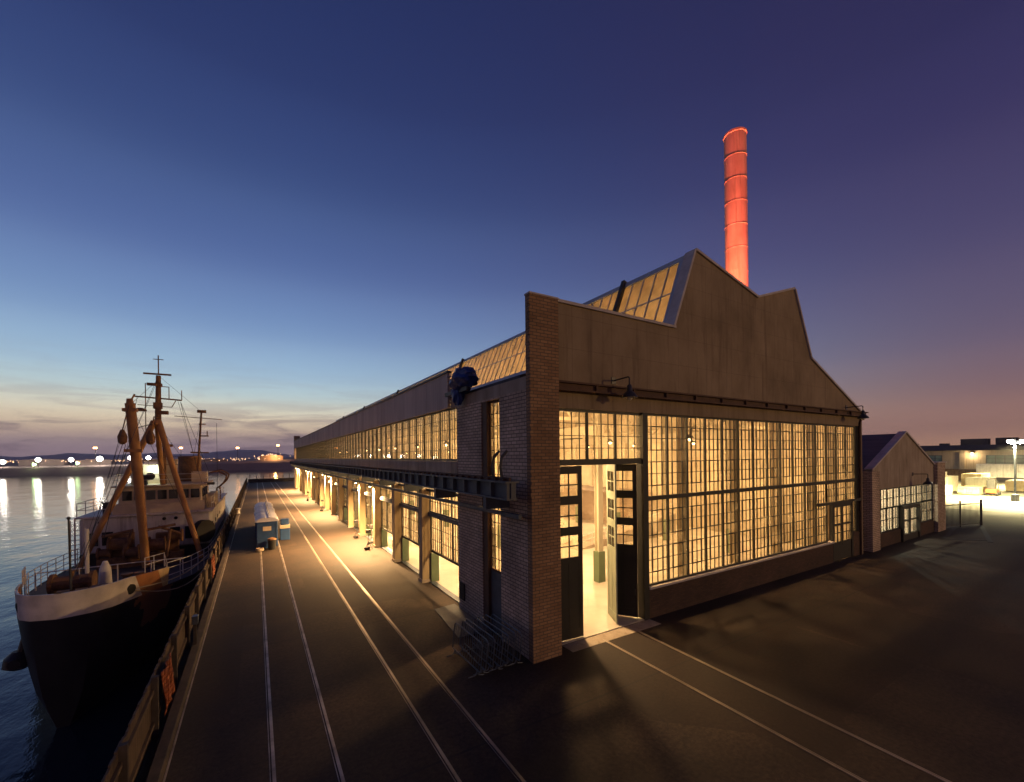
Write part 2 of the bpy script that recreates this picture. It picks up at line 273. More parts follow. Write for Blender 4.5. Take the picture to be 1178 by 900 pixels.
class MB:
    def __init__(s): s.bm = bmesh.new()
    def box(s, x0, x1, y0, y1, z0, z1):
        v = [s.bm.verts.new(p) for p in ((x0, y0, z0), (x1, y0, z0), (x1, y1, z0), (x0, y1, z0), (x0, y0, z1), (x1, y0, z1), (x1, y1, z1), (x0, y1, z1))]
        for f in ((3, 2, 1, 0), (4, 5, 6, 7), (0, 1, 5, 4), (1, 2, 6, 5), (2, 3, 7, 6), (3, 0, 4, 7)): s.bm.faces.new([v[i] for i in f])
        return s
    def hexa(s, p):
        v = [s.bm.verts.new(q) for q in p]
        for f in ((3, 2, 1, 0), (4, 5, 6, 7), (0, 1, 5, 4), (1, 2, 6, 5), (2, 3, 7, 6), (3, 0, 4, 7)): s.bm.faces.new([v[i] for i in f])
        return s
    def bar(s, p, q, w, h, up=(0, 0, 1)):
        """rectangular bar from p to q, width w (sideways), height h (along up)"""
        p, q = Vector(p), Vector(q); d = (q - p).normalized(); up = Vector(up)
        a = d.cross(up)
        if a.length < 1e-4: a = d.cross(Vector((1, 0, 0)))
        a.normalize(); u = a.cross(d).normalized(); a *= w / 2; u *= h / 2
        return s.hexa([p - a - u, p + a - u, q + a - u, q - a - u, p - a + u, p + a + u, q + a + u, q - a + u])
    def tube(s, p, q, r0, r1=None, n=8):
        p, q = Vector(p), Vector(q); r1 = r0 if r1 is None else r1
        d = (q - p).normalized(); a = d.cross(Vector((0, 0, 1)))
        if a.length < 1e-3: a = Vector((1, 0, 0))
        a.normalize(); b = d.cross(a)
        A = []; B = []
        for i in range(n):
            t = 2 * math.pi * i / n; o = a * math.cos(t) + b * math.sin(t)
            A.append(s.bm.verts.new(p + o * r0)); B.append(s.bm.verts.new(q + o * r1))
        for i in range(n): s.bm.faces.new([A[i], A[(i + 1) % n], B[(i + 1) % n], B[i]])
        s.bm.faces.new(A[::-1]); s.bm.faces.new(B)
        return s
    def path(s, pts, r, n=6):
        for a, b in zip(pts[:-1], pts[1:]): s.tube(a, b, r, r, n)
        return s
    def prism(s, pts, a, b, axis='y'):
        def P(u, v, w): return {'y': (u, w, v), 'x': (w, u, v), 'z': (u, v, w)}[axis]
        A = [s.bm.verts.new(P(u, v, a)) for u, v in pts]; B = [s.bm.verts.new(P(u, v, b)) for u, v in pts]
        n = len(pts)
        f1 = s.bm.faces.new(A); f2 = s.bm.faces.new(B[::-1])
        for i in range(n): s.bm.faces.new([A[i], B[i], B[(i + 1) % n], A[(i + 1) % n]])
        f1.normal_update(); f2.normal_update()
        bmesh.ops.triangulate(s.bm, faces=[f1, f2])
        return s
    def quad(s, *p): s.bm.faces.new([s.bm.verts.new(q) for q in p]); return s
    def lathe(s, c, prof, n=24):
        rings = []
        for r, z in prof:
            rings.append([s.bm.verts.new((c[0] + r * math.cos(2 * math.pi * i / n), c[1] + r * math.sin(2 * math.pi * i / n), c[2] + z)) for i in range(n)])
        for A, B in zip(rings[:-1], rings[1:]):
            for i in range(n): s.bm.faces.new([A[i], A[(i + 1) % n], B[(i + 1) % n], B[i]])
        s.bm.faces.new(rings[0][::-1]); s.bm.faces.new(rings[-1])
        return s
    def ball(s, c, r, seg=10):
        bmesh.ops.create_uvsphere(s.bm, u_segments=seg, v_segments=max(6, seg // 2 + 1), radius=r, matrix=Matrix.Translation(c)); return s
    def build(s, name, mat, parent=None, smooth=False, bevel=0, origin=None):
        bmesh.ops.recalc_face_normals(s.bm, faces=s.bm.faces)
        if bevel: bmesh.ops.bevel(s.bm, geom=[e for e in s.bm.edges], offset=bevel, segments=1, affect='EDGES', profile=.5)
        o0 = worldloc(parent) if parent is not None else Vector(origin or (0, 0, 0))
        bmesh.ops.translate(s.bm, verts=s.bm.verts, vec=-o0)
        me = bpy.data.meshes.new(name); s.bm.to_mesh(me); s.bm.free()
        if mat is not None: me.materials.append(M[mat] if isinstance(mat, str) else mat)
        if smooth:
            for p in me.polygons: p.use_smooth = True
            try: me.set_sharp_from_angle(angle=R(35))
            except Exception: pass
        o = bpy.data.objects.new(name, me); COL.objects.link(o)
        if parent is not None: o.parent = parent
        else: o.location = o0
        return o

def tag(o, label=None, cat=None, group=None, kind=None):
    if label: o['label'] = label
    if cat: o['category'] = cat
    if group: o['group'] = group
    if kind: o['kind'] = kind
    return o
def empty(name, loc, label=None, cat=None, group=None):
    o = bpy.data.objects.new(name, None); COL.objects.link(o); o.location = loc
    return tag(o, label, cat, group)
def structure(name, mb, mat): return tag(mb.build(name, mat), kind='structure')
def copy_tree(o, parent=None):
    c = o.copy(); COL.objects.link(c)
    if parent is not None: c.parent = parent
    for ch in list(o.children): copy_tree(ch, c)
    return c
def lamp(name, typ, loc, energy, color, parent=None, radius=.1, aim=None, cone=100, blend=.5):
    d = bpy.data.lights.new(name, typ); d.energy = energy; d.color = color
    d.shadow_soft_size = radius
    if typ == 'SPOT': d.spot_size = R(cone); d.spot_blend = blend
    o = bpy.data.objects.new(name, d); COL.objects.link(o)
    o.location = Vector(loc) - (worldloc(parent) if parent is not None else Vector((0, 0, 0)))
    if parent is not None: o.parent = parent
    if aim is not None: o.rotation_euler = (Vector(aim) - Vector(loc)).to_track_quat('-Z', 'Y').to_euler()
    return o

# ------------------------------------------------------------------ camera
cd = bpy.data.cameras.new('camera'); cam = bpy.data.objects.new('camera', cd); COL.objects.link(cam); SC.camera = cam
YAW, ROLL = R(31.192), R(-0.6407)
fw = Vector((math.sin(YAW), math.cos(YAW), 0)); rr = Vector((math.cos(YAW), -math.sin(YAW), 0)); uu = Vector((0, 0, 1))
rx = rr * math.cos(ROLL) + uu * math.sin(ROLL); ux = uu * math.cos(ROLL) - rr * math.sin(ROLL)
cam.matrix_world = Matrix(((rx.x, ux.x, -fw.x, 0), (rx.y, ux.y, -fw.y, 0), (rx.z, ux.z, -fw.z, 7.0), (0, 0, 0, 1)))
cd.sensor_width = 36; cd.sensor_fit = 'HORIZONTAL'; cd.lens = 36 * 486.92 / 1178; cd.shift_y = (524.23 - 450) / 1178
cd.clip_start = .1; cd.clip_end = 20000

# ------------------------------------------------------------------ setting
structure('quay_deck', MB().box(-2.398, 72, -40, 146, -.6, 0), 'quay')
structure('quay_wall', MB().box(-2.4, -1.9, -40, 146, -9, -.605), 'concrete')
structure('yard_pavement', MB().box(72.003, 320, -160, 300, -.6, -.004), 'yard')
structure('water', MB().quad((-3700, -250, -4), (3200, -250, -4), (3200, 3650, -4), (-3700, 3650, -4)), 'water')
mb = MB()
prev = None
xs = [-1400 + 20 * i for i in range(120)]
for i, x in enumerate(xs):   # low embankment of the far shore
    h = 3.6 + 1.0 * math.sin(x * .013) + random.uniform(-.25, .25) + max(0, (x + 170) * .006)
    cur = ((x, 466, -4.2), (x, 474, h * .55), (x, 486, h), (x, 640, h + 1.2), (x, 1500, h + 3))
    if prev:
        for a in range(4): mb.quad(prev[a], cur[a], cur[a + 1], prev[a + 1])
    prev = cur
structure('far_shore', mb, 'land')
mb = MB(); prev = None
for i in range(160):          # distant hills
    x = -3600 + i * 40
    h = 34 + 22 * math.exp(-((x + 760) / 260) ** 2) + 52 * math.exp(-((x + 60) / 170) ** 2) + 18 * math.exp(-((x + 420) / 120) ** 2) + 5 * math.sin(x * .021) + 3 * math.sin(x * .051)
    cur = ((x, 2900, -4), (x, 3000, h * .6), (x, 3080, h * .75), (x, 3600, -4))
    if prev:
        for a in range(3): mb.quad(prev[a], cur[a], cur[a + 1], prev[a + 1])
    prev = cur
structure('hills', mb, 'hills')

# rails let into the quay
def rail(name, x0, y0, x1, y1, label, mat='rail', w=.07):
    mb = MB(); d = Vector((x1 - x0, y1 - y0, 0)); n = Vector((-d.y, d.x, 0)).normalized()
    a = Vector((x0, y0, .0)); b = a + d
    mb.bar(a + Vector((0, 0, .006)), b + Vector((0, 0, .006)), w, .022)
    mb.bar(a + n * .075 + Vector((0, 0, .002)), b + n * .075 + Vector((0, 0, .002)), .02, .010)
    o = mb.build(name, mat, origin=(x0, y0, 0)); tag(o, label, 'rail', 'steel rails let into the paving')
rail('crane_rail', .28, -4, .28, 144, 'pale steel rail nearest the quay edge, running under the row of toilets')
rail('crane_rail', 1.55, -4, 1.55, 144, 'pale steel rail second from the quay edge, running under the row of toilets')
rail('crane_rail', 3.68, -4, 3.68, 144, 'warm lit steel rail to the right of the portable toilets, third from the quay edge', 'rail_dark')
rail('crane_rail', 4.85, -4, 4.85, 144, 'warm lit steel rail closest to the columns along the long wall', 'rail_dark')
rail('door_rail', 11.15, 12.0, 10.75, -4, 'thin rail leading out of the big doorway, on the side of the brick pier', 'rail_dark', .05)
rail('door_rail', 12.85, 12.0, 12.1, -4, 'thin rail leading out of the big doorway, on the side of the large window', 'rail_dark', .05)
mb = MB(); mb.box(9.55, 14.2, 11.75, 12.35, .004, .012)
structure('door_apron', mb, 'concrete')
mb = MB()
for a, b in (((46.6, 11.0), (53.6, 12.0)), ((46.6, 11.0), (48.6, 8.9)), ((47.6, 8.7), (57.6, 11.1))):
    mb.bar((a[0], a[1], .006), (b[0], b[1], .006), .28, .01)
structure('paving_drains', mb, 'grille')

# quay edge: timber kerb and board fence
tag(MB().box(-2.05, -1.80, -20, 145, 0, .26).build('timber_kerb', 'timber', bevel=.02, origin=(-1.9, 60, 0)), 'dark heavy timber kerb along the foot of the board fence', 'kerb')
mb = MB(); mb.box(-1.79, -1.755, -20, 145, .004, .03)
tag(mb.build('kerb_strip', 'rail', origin=(-1.78, 60, 0)), 'thin pale metal edge strip along the timber kerb', 'edging')
f = empty('board_fence', (-2.2, 60, 0), 'long weathered board fence standing along the quay edge', 'fence')
mb = MB(); y = -2.0
while y < 144:
    w = .19; mb.box(-2.33 - random.uniform(0, .012), -2.295, y, y + w, .02, 1.44 + random.uniform(-.03, .06)); y += w + .012
mb.build('board_panel', 'fence', f)
mb = MB(); mb.box(-2.292, -2.23, -2, 144, .32, .42).box(-2.292, -2.23, -2, 144, 1.14, 1.24); mb.build('fence_rail', 'fence', f)
for i in range(50):
    y = -1 + i * 2.95
    MB().box(-2.292, -2.16, y, y + .12, -.02, 1.54).build('post', 'timber', f)
def net(name, y0, y1, z0, z1, label):
    mb = MB(); ny, nz = 8, 8
    g = [[(-2.13 + .03 * math.sin(i * 1.7 + j * .6) + .02 * random.random(), y0 + (y1 - y0) * i / ny + (.25 * (1 - j / nz)) * random.uniform(.6, 1), z0 + (z1 - z0) * j / nz) for j in range(nz + 1)] for i in range(ny + 1)]
    for i in range(ny):
        for j in range(nz): mb.quad(g[i][j], g[i + 1][j], g[i + 1][j + 1], g[i][j + 1])
    o = mb.build(name, 'orange', origin=(-2.1, y0, z0), smooth=True)
    sm = o.modifiers.new('solid', 'SOLIDIFY'); sm.thickness = .015
    tag(o, label, 'netting', 'orange nets on the board fence')
net('safety_net', 14.2, 15.5, .2, 1.45, 'torn orange safety net hung on the fence beside the dark bow of the ship')
net('safety_net', 28.5, 30.0, .4, 1.5, 'small orange safety net on the fence beside the ship rail')
t = empty('power_pedestal', (-1.95, 19.2, .26), 'grey power pedestal with white cap on the timber kerb', 'pedestal')
MB().box(-2.0, -1.9, 19.15, 19.25, .26, 1.0).build('post', 'timber', t); MB().box(-2.04, -1.85, 19.08, 19.34, 1.0, 1.3).build('socket_box', 'galv', t, bevel=.015)
t = empty('mooring_bollard', (-1.93, 62, .26), 'pale mooring bollard on the kerb past the row of toilets', 'bollard')
MB().lathe((-1.93, 62, .26), [(.24, 0), (.2, .08), (.16, .14), (.15, .42), (.26, .5), (.27, .6), (.14, .66)], 14).build('body', 'white', t, smooth=True)
# end of the quay
f = empty('quay_end_fence', (3, 145, 0), 'low dark fence with posts closing the far end of the quay', 'fence')
MB().box(-2, 11, 145.0, 145.15, 0, 1.0).build('panel', 'timber', f)
for i in range(8): MB().box(-1.6 + i * 1.7, -1.45 + i * 1.7, 144.8, 144.98, 0, 1.9 + .5 * (i % 3 == 0)).build('post', 'timber', f)

# ------------------------------------------------------------------ main building
B = empty('factory_building', (8, 12.4, 0), 'long brick and glass factory hall with sawtooth roof, lit inside', 'building')
YF, YE, XL, XR = 12.4, 115.0, 7.95, 35.6
BAY0, BAY = 22.9, 5.45
NB = 17
MB().box(8.41, 35.19, 12.78, 114.4, -.3, .03).box(9.46, 13.94, 12.40, 12.777, -.3, .03).build('floor', 'floor', B)
# gable wall above the openings
MB().prism([(9.1, 8.74), (35.6, 8.74), (35.6, 9.55), (28.45, 12.59), (26.6, 16.39), (22.79, 15.19), (17.63, 16.44), (16.02, 12.6), (9.1, 12.6)], 12.4, 12.78).build('gable_wall', 'gable', B)
mb = MB()
for a, b in (((9.1, 12.66), (16.1, 12.66)), ((16.0, 12.72), (17.55, 16.46)), ((17.6, 16.5), (22.79, 15.25)), ((22.79, 15.25), (26.62, 16.45)), ((26.68, 16.4), (28.52, 12.62)), ((28.5, 12.65), (36.1, 9.42))):
    mb.bar((a[0], 12.59, a[1]), (b[0], 12.59, b[1]), .56, .11)
mb.build('coping', 'coping', B)
MB().box(35.2, 35.6, 12.403, 12.8, 0, 8.737).build('end_pier', 'gable', B)
# brick corner pier with toothed edge
mb = MB(); mb.box(XL - .05, 9.1, 11.8, 12.08, 0, 12.44).box(8.72, 9.1, 12.083, 12.44, 0, 12.40)
for i in range(26):
    z = 5.6 + i * .26; mb.box(XL - .09, XL + .25, 11.797, 11.90, z, z + .13)
mb.build('corner_pier', 'brick_front', B)
MB().box(XL - .07, 9.12, 11.78, 12.10, 12.443, 12.50).build('pier_cap', 'coping', B)
MB().box(XL, 9.2, 113.9, 115.2, 0, 12.3).build('end_tower', 'brick_side', B)
# crane girder along the front
mb = MB(); mb.box(8.6, 35.7, 12.05, 12.37, 9.62, 9.68).box(8.6, 35.7, 12.05, 12.37, 9.34, 9.40).box(8.62, 35.68, 12.18, 12.26, 9.40, 9.62)
for i in range(14): mb.box(9.1 + i * 2.0, 9.16 + i * 2.0, 12.07, 12.35, 9.40, 9.62)
mb.build('front_girder', 'rust_iron', B)
# front base wall
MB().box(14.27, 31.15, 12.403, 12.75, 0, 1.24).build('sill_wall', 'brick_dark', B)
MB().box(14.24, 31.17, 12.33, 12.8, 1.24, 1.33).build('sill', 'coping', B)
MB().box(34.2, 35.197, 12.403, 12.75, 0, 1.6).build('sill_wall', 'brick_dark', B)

# steel sash windows: grid of bars in a rectangle (u along x or y)
def sash(frame_mb, bar_mb, glass_mb, axis, c, u0, u1, z0, z1, npan, nw, nh, main=.09, thin=.026, vents=(), ed=.1):
    def bx(mb, a, b, d0, d1, p, q):
        if axis == 'x': mb.box(a, b, c + d0, c + d1, p, q)
        else: mb.box(c + d0, c + d1, a, b, p, q)
    pw = (u1 - u0) / npan
    for i in range(npan + 1): bx(frame_mb, u0 + i * pw - main / 2, u0 + i * pw + main / 2, -.05, .05, z0, z1)
    bx(frame_mb, u0, u1, -.048, .048, z0 - ed / 2, z0 + ed / 2); bx(frame_mb, u0, u1, -.048, .048, z1 - ed / 2, z1 + ed / 2)
    lw = pw / nw; lh = (z1 - z0) / nh
    for i in range(npan):
        for k in range(1, nw): bx(bar_mb, u0 + i * pw + k * lw - thin / 2, u0 + i * pw + k * lw + thin / 2, -.02, .02, z0, z1)
    for k in range(1, nh): bx(bar_mb, u0, u1, -.018, .018, z0 + k * lh - thin / 2, z0 + k * lh + thin / 2)
    for i in range(npan):
        for r0, r1 in vents:
            a, b, p, q = u0 + i * pw + lw, u0 + i * pw + lw * (nw - 1), z0 + r0 * lh, z0 + r1 * lh; t = .021
            for A, Bq, P, Q in ((a - t, a + t, p, q), (b - t, b + t, p, q), (a, b, p - t, p + t), (a, b, q - t, q + t)): bx(bar_mb, A, Bq, -.032, .03, P, Q)
    if axis == 'x': glass_mb.quad((u0, c, z0), (u1, c, z0), (u1, c, z1), (u0, c, z1))
    else: glass_mb.quad((c, u0, z0), (c, u1, z0), (c, u1, z1), (c, u0, z1))

fm, bm_, gm = MB(), MB(), MB()
NP = 15; U0, U1 = 14.3, 34.75
sash(fm, bm_, gm, 'x', 12.55, U0, U1, 5.12, 8.70, NP, 4, 7, .10, .026, ((1, 3), (4, 6)))
sash(fm, bm_, gm, 'x', 12.55, U0, U0 + (U1 - U0) / NP * 12, 1.36, 5.08, 12, 4, 7, .10, .026, ((1, 3), (4, 6)))
sash(fm, bm_, gm, 'x', 12.55, U0 + (U1 - U0) / NP * 12, U1, 3.75, 5.08, 3, 4, 3, .10)
sash(fm, bm_, gm, 'x', 12.55, 34.12, U1, 1.62, 3.75, 1, 2, 5, .08)
fm.box(14.22, 35.2, 12.47, 12.63, 5.0, 5.18); fm.box(34.75, 35.197, 12.5, 12.6, 1.6, 8.737)
W = fm.build('front_window', 'frame_paint', B); bm_.build('glazing_bars', 'frame_paint', W); gm.build('glass', 'glass', W)
for i in (2, 5, 8, 11, 13):   # stanchions just behind the big window
    x = U0 + (U1 - U0) / NP * i + .06
    mb = MB().box(x - .15, x + .15, 12.70, 12.74, 0.03, 8.74).box(x - .15, x + .15, 12.96, 13.0, .03, 8.74).box(x - .02, x + .02, 12.74, 12.96, .03, 8.74)
    mb.build('stanchion', 'column', B)
# transom above the doors
fm, bm_, gm = MB(), MB(), MB()
sash(fm, bm_, gm, 'x', 12.55, 9.5, 14.0, 6.78, 8.68, 3, 4, 4, .09, .024)
fm.box(9.12, 14.2, 12.45, 12.62, 6.60, 6.80)
W = fm.build('transom_window', 'frame_paint', B); bm_.build('glazing_bars', 'frame_paint', W); gm.build('glass', 'glass', W)
MB().box(9.1, 9.45, 12.403, 12.75, 0, 8.737).build('door_jamb', 'door_paint', B)
MB().box(13.95, 14.25, 12.38, 12.75, 0, 8.737).build('door_jamb', 'door_paint', B)
# folding door leaves
def leaf(p, q, mat, z1=6.58, t=.06):
    p = Vector((p[0], p[1], 0)); q = Vector((q[0], q[1], 0)); d = (q - p); w = d.length; d.normalize(); n = Vector((-d.y, d.x, 0))
    def pb(mb, a, b, z0, z1_, th):
        A = p + d * a; Bq = p + d * b; o = n * th / 2
        mb.hexa([A - o + Vector((0, 0, z0)), Bq - o + Vector((0, 0, z0)), Bq + o + Vector((0, 0, z0)), A + o + Vector((0, 0, z0)), A - o + Vector((0, 0, z1_)), Bq - o + Vector((0, 0, z1_)), Bq + o + Vector((0, 0, z1_)), A + o + Vector((0, 0, z1_))])
    rows = ((5.45, 6.28), (4.28, 5.12), (3.13, 3.96)); st = .17
    f = MB()
    pb(f, 0, st, .06, z1, t); pb(f, w - st, w, .06, z1, t)
    pb(f, st, w - st, 6.28, z1 - .003, t); pb(f, st, w - st, 5.12, 5.45, t); pb(f, st, w - st, 3.96, 4.28, t); pb(f, st, w - st, 2.9, 3.13, t); pb(f, st, w - st, .06, .4, t)
    pb(f, st, w - st, .4, 2.9, t * .55)
    pb(f, w / 2 - .05, w / 2 + .05, .4, 2.9, t * .9)
    for a, b in rows:
        pb(f, w / 2 - .022, w / 2 + .022, a, b, t * .7); pb(f, st, w - st, (a + b) / 2 - .022, (a + b) / 2 + .022, t * .66)
    o = f.build('folding_door', mat, B)
    for a, b in rows:
        g = MB(); A = p + d * st; Bq = p + d * (w - st); g.quad(A + Vector((0, 0, a)), Bq + Vector((0, 0, a)), Bq + Vector((0, 0, b)), A + Vector((0, 0, b))); g.build('pane', 'glass', o)
    h = MB(); A = p + d * (w - .09); h.tube(A - n * .05 + Vector((0, 0, 1.0)), A - n * .05 + Vector((0, 0, 1.25)), .018); h.build('handle', 'iron', o)
    return o
leaf((9.5, 12.62), (10.68, 12.52), 'door_paint')
leaf((12.62, 12.66), (13.12, 13.68), 'door_lit')
leaf((13.2, 13.62), (13.84, 12.66), 'door_paint')
# small door in the front, on the right
d = MB(); d.box(31.18, 31.38, 12.40, 12.6, .05, 3.7).box(33.9, 34.1, 12.40, 12.6, .05, 3.7).box(31.38, 33.9, 12.42, 12.58, 3.45, 3.7).box(31.38, 33.9, 12.45, 12.55, .05, 1.2).box(32.55, 32.73, 12.44, 12.56, 1.2, 3.45).box(31.38, 33.9, 12.46, 12.54, 2.25, 2.37)
for x in (31.97, 33.3): d.box(x, x + .05, 12.47, 12.53, 1.2, 3.45)
for z in (1.75, 2.85): d.box(31.38, 33.9, 12.475, 12.525, z, z + .04)
d.box(29.0, 35.1, 12.28, 12.42, 3.7, 3.86)
o = d.build('side_door', 'door_paint', B); MB().quad((31.38, 12.5, 1.2), (33.9, 12.5, 1.2), (33.9, 12.5, 3.45), (31.38, 12.5, 3.45)).build('pane', 'glass', o)
MB().tube((32.45, 12.38, 1.0), (32.45, 12.38, 1.25), .02).build('handle', 'iron', o)

# ---- long wall towards the quay
mb = MB(); mb.box(XL - .02, 8.4, 12.084, 14.0, 0, 9.27).box(XL + .03, 8.4, 15.62, 18.05, 0, 9.27)
mb.box(XL + .03, 8.4, 14.0, 15.62, 9.2, 9.27)
mb.build('brick_wall', 'brick_side', B)
MB().box(XL + .05, 8.4, 12.084, 18.8, 9.272, 9.74).build('wall_head', 'concrete', B)
fm, bm_, gm = MB(), MB(), MB()
sash(fm, bm_, gm, 'y', 8.2, 14.05, 15.2, 2.4, 9.15, 1, 4, 14, .07, .022)
fm.box(8.02, 8.35, 15.2, 15.62, 0, 9.2)
W = fm.build('stair_window', 'rust_iron', B); bm_.build('glazing_bars', 'frame_paint', W); gm.build('glass', 'glass', W)
MB().box(8.15, 8.25, 14.0, 15.2, 0, 2.36).build('panel', M['steel'], B)
mb = MB().box(XL - .02, XL + .05, 17.35, 17.9, .5, 1.25)
for i in range(6): mb.box(XL - .035, XL - .015, 17.36, 17.89, .54 + i * .12, .6 + i * .12)
mb.build('vent_grille', 'grille', B)
MB().box(XL, 8.4, 18.05, 113.9, 6.17, 6.76).build('spandrel', 'concrete', B)
# cladding strip above the upper windows
mb = MB(); mb.box(XL - .08, XL + .03, 18.85, 113.9, 9.30, 10.98)
for i in range(9): mb.box(XL - .14, XL + .05, 18.74, 18.86, 9.32 + i * .18, 9.41 + i * .18)
mb.build('cladding', 'cladding', B)
MB().box(XL - .16, XL + .1, 18.75, 113.9, 10.98, 11.06).build('gutter', 'steel', B)
# bays
def bay_window(u0, u1, n):
    fm, bm_, gm = MB(), MB(), MB()
    sash(fm, bm_, gm, 'y', 8.12, u0, u1, 6.82, 9.28, n, 4, 5, .075, .02)
    W = fm.build('upper_window', 'frame_paint', B); bm_.build('glazing_bars', 'frame_paint', W); gm.build('glass', 'glass', W); return W
bay_window(18.06, 22.9, 4)
w0 = bay_window(BAY0, BAY0 + BAY, 4)
colw = .56
def bay_low(u0, u1, zb):
    fm, bm_, gm = MB(), MB(), MB()
    sash(fm, bm_, gm, 'y', 8.32, u0, u1, 3.92, 5.1, 3, 4, 2, .06, .02)
    fm.box(8.18, 8.4, u0, u1, 3.7, 3.9); fm.box(8.1, 8.4, u0, u1, 5.1, 5.22)
    W = fm.build('fixed_window', 'steel', B); bm_.build('glazing_bars', 'frame_paint', W); gm.build('glass', 'glass', W)
    fm, bm_, gm = MB(), MB(), MB()
    sash(fm, bm_, gm, 'y', 8.36, u0, u1, zb, 3.7, 3, 5, 3, .06, .02, ed=.12)
    D = fm.build('lift_door', 'frame_paint', B); bm_.build('glazing_bars', 'frame_paint', D); gm.build('glass', 'glass', D)
    MB().box(8.2, 8.5, u0, u1, .0, .045).build('door_track', 'galv', B)
    for s in (u0, u1):
        MB().box(8.3, 8.75, s - .14, s + .14, .03, 1.6).build('guard', 'green', B)
bay_low(18.05, BAY0 - colw / 2, 1.75)
hs = [1.7, 1.5, 1.0, .2, 1.6, .3, .2, 1.5, .2, .2, 1.4, .2, .2, .2, .2, .2, .2]
LIT = (2, 3, 6, 7, 10, 11, 14, 15)
for k in range(NB):
    y = BAY0 + k * BAY
    if 0 < k < 16:
        c = w0.copy(); COL.objects.link(c); c.location.y += k * BAY
        for ch in w0.children:
            e = ch.copy(); COL.objects.link(e); e.parent = c
    mb = MB(); mb.box(7.82, 8.42, y - colw / 2, y + colw / 2, 0, 5.2)
    C_ = mb.build('pilaster', 'column', B, bevel=.02)
    MB().box(7.78, 8.30, y - colw / 2 - .04, y + colw / 2 + .04, 0, .18).build('plinth', 'concrete', C_)
    if k < 16: bay_low(y + colw / 2, y + BAY - colw / 2, hs[k])
    if k in LIT:
        q = MB(); q.box(7.62, 7.82, y - .1, y + .1, 4.90, 4.98).lathe((7.55, y, 4.72), [(.14, 0), (.12, .1), (.05, .2)], 12)
        Lm = q.build('flood_lamp', 'lamp_shade', C_, smooth=True)
        MB().lathe((7.55, y, 4.68), [(.06, 0), (.09, .03), (.06, .05)], 10).build('bulb', 'bulb_ext', Lm)
        lamp('flood_light', 'SPOT', (7.52, y - .02, 4.62), 20000, (1, .57, .23), C_, .05, (7.3, y - .1, 0), 160, 1)
# crane runway on brackets along the long wall
mb = MB(); y0, y1 = 11.75, 114
mb.box(6.86, 7.38, y0, y1, 6.10, 6.16).box(7.07, 7.12, y0, y1, 5.60, 6.10).box(6.9, 7.30, y0, y1, 5.54, 5.60)
mr_ = MB(); mr_.box(7.05, 7.13, y0 + .1, y1, 6.17, 6.28); y = y0 + .3
while y < 114: mr_.box(6.95, 7.24, y, y + .1, 6.17, 6.24); y += .55
mr_.build('crane_rail_head', 'rust_iron', B)
y = y0 + .05
while y < 114: mb.box(6.93, 7.07, y, y + .08, 5.60, 6.10).box(7.12, 7.28, y, y + .08, 5.60, 6.10); y += 1.09
mb.build('crane_runway', 'steel', B)
for k in range(-2, NB):
    y = BAY0 + k * BAY if k >= 0 else (13.4 if k == -2 else 18.3)
    MB().box(6.95, 7.95, y - .1, y + .1, 5.1, 5.54).build('runway_bracket', 'steel', B)
MB().box(7.5, 7.62, 12.0, 114, 4.86, 5.0).build('runway_tie', 'steel', B)
for y in (12.2, 12.75):
    MB().path([(7.0, y, 6.2), (6.95, y + .05, 6.6), (7.05, y + .1, 6.95), (7.3, y + .2, 7.15)], .05, 6).build('buffer_hook', 'iron', B)

# ---- roof: aisles, monitor, skylights
def slab(mb, p, q, y0, y1, t=.14):
    mb.hexa([(p[0], y0, p[1] - t), (q[0], y0, q[1] - t), (q[0], y1, q[1] - t), (p[0], y1, p[1] - t), (p[0], y0, p[1]), (q[0], y0, q[1]), (q[0], y1, q[1]), (p[0], y1, p[1])])
mb = MB(); slab(mb, (8.1, 9.88), (16.0, 12.45), 12.79, YE); slab(mb, (28.45, 12.5), (35.9, 9.48), 12.79, YE)
slab(mb, (17.63, 16.36), (22.79, 15.12), 12.79, YE); slab(mb, (22.79, 15.12), (26.6, 16.32), 12.79, YE)
mb.build('roof', 'roof', B)
mb = MB(); slab(mb, (8.45, 9.80), (15.95, 12.26), 12.8, YE - .1, .04); slab(mb, (28.5, 12.32), (35.3, 9.55), 12.8, YE - .1, .04); slab(mb, (17.66, 16.18), (22.79, 14.94), 12.8, YE - .1, .04); slab(mb, (22.79, 14.94), (26.55, 16.14), 12.8, YE - .1, .04)
mb.build('ceiling_boards', 'plaster', B)
def steep(xa, za, xb, zb, side):
    d = Vector((xb - xa, 0, zb - za)).normalized(); nrm = Vector((-d.z, 0, d.x)) if side < 0 else Vector((d.z, 0, -d.x))
    P = lambda t, y, o=0: Vector((xa + (xb - xa) * t, y, za + (zb - za) * t)) + nrm * o
    f, g = MB(), MB(); y0, y1 = 12.79, YE
    g.quad(P(.12, y0 + .3), P(.12, y1), P(.93, y1), P(.93, y0 + .3))
    for t, h in ((.0, .5), (.53, .06)):
        pass
    f.bar(P(.06, y0, .02), P(.06, y1, .02), .06, .42, nrm.cross(Vector((0, 1, 0))))
    f.bar(P(.965, y0, .02), P(.965, y1, .02), .08, .28, nrm.cross(Vector((0, 1, 0))))
    f.bar(P(.53, y0, 0), P(.53, y1, 0), .05, .07, nrm.cross(Vector((0, 1, 0))))
    f.bar(P(0, y0 + .17, .02), P(1, y0 + .17, .02), .36, .07, nrm)
    y = y0 + .95
    while y < y1:
        f.bar(P(.1, y, 0), P(.95, y, 0), .055, .07, nrm); y += .78
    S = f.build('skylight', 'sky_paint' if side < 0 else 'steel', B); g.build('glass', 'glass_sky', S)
    return P, nrm
P, nrm = steep(16.02, 12.5, 17.6, 16.42, -1)
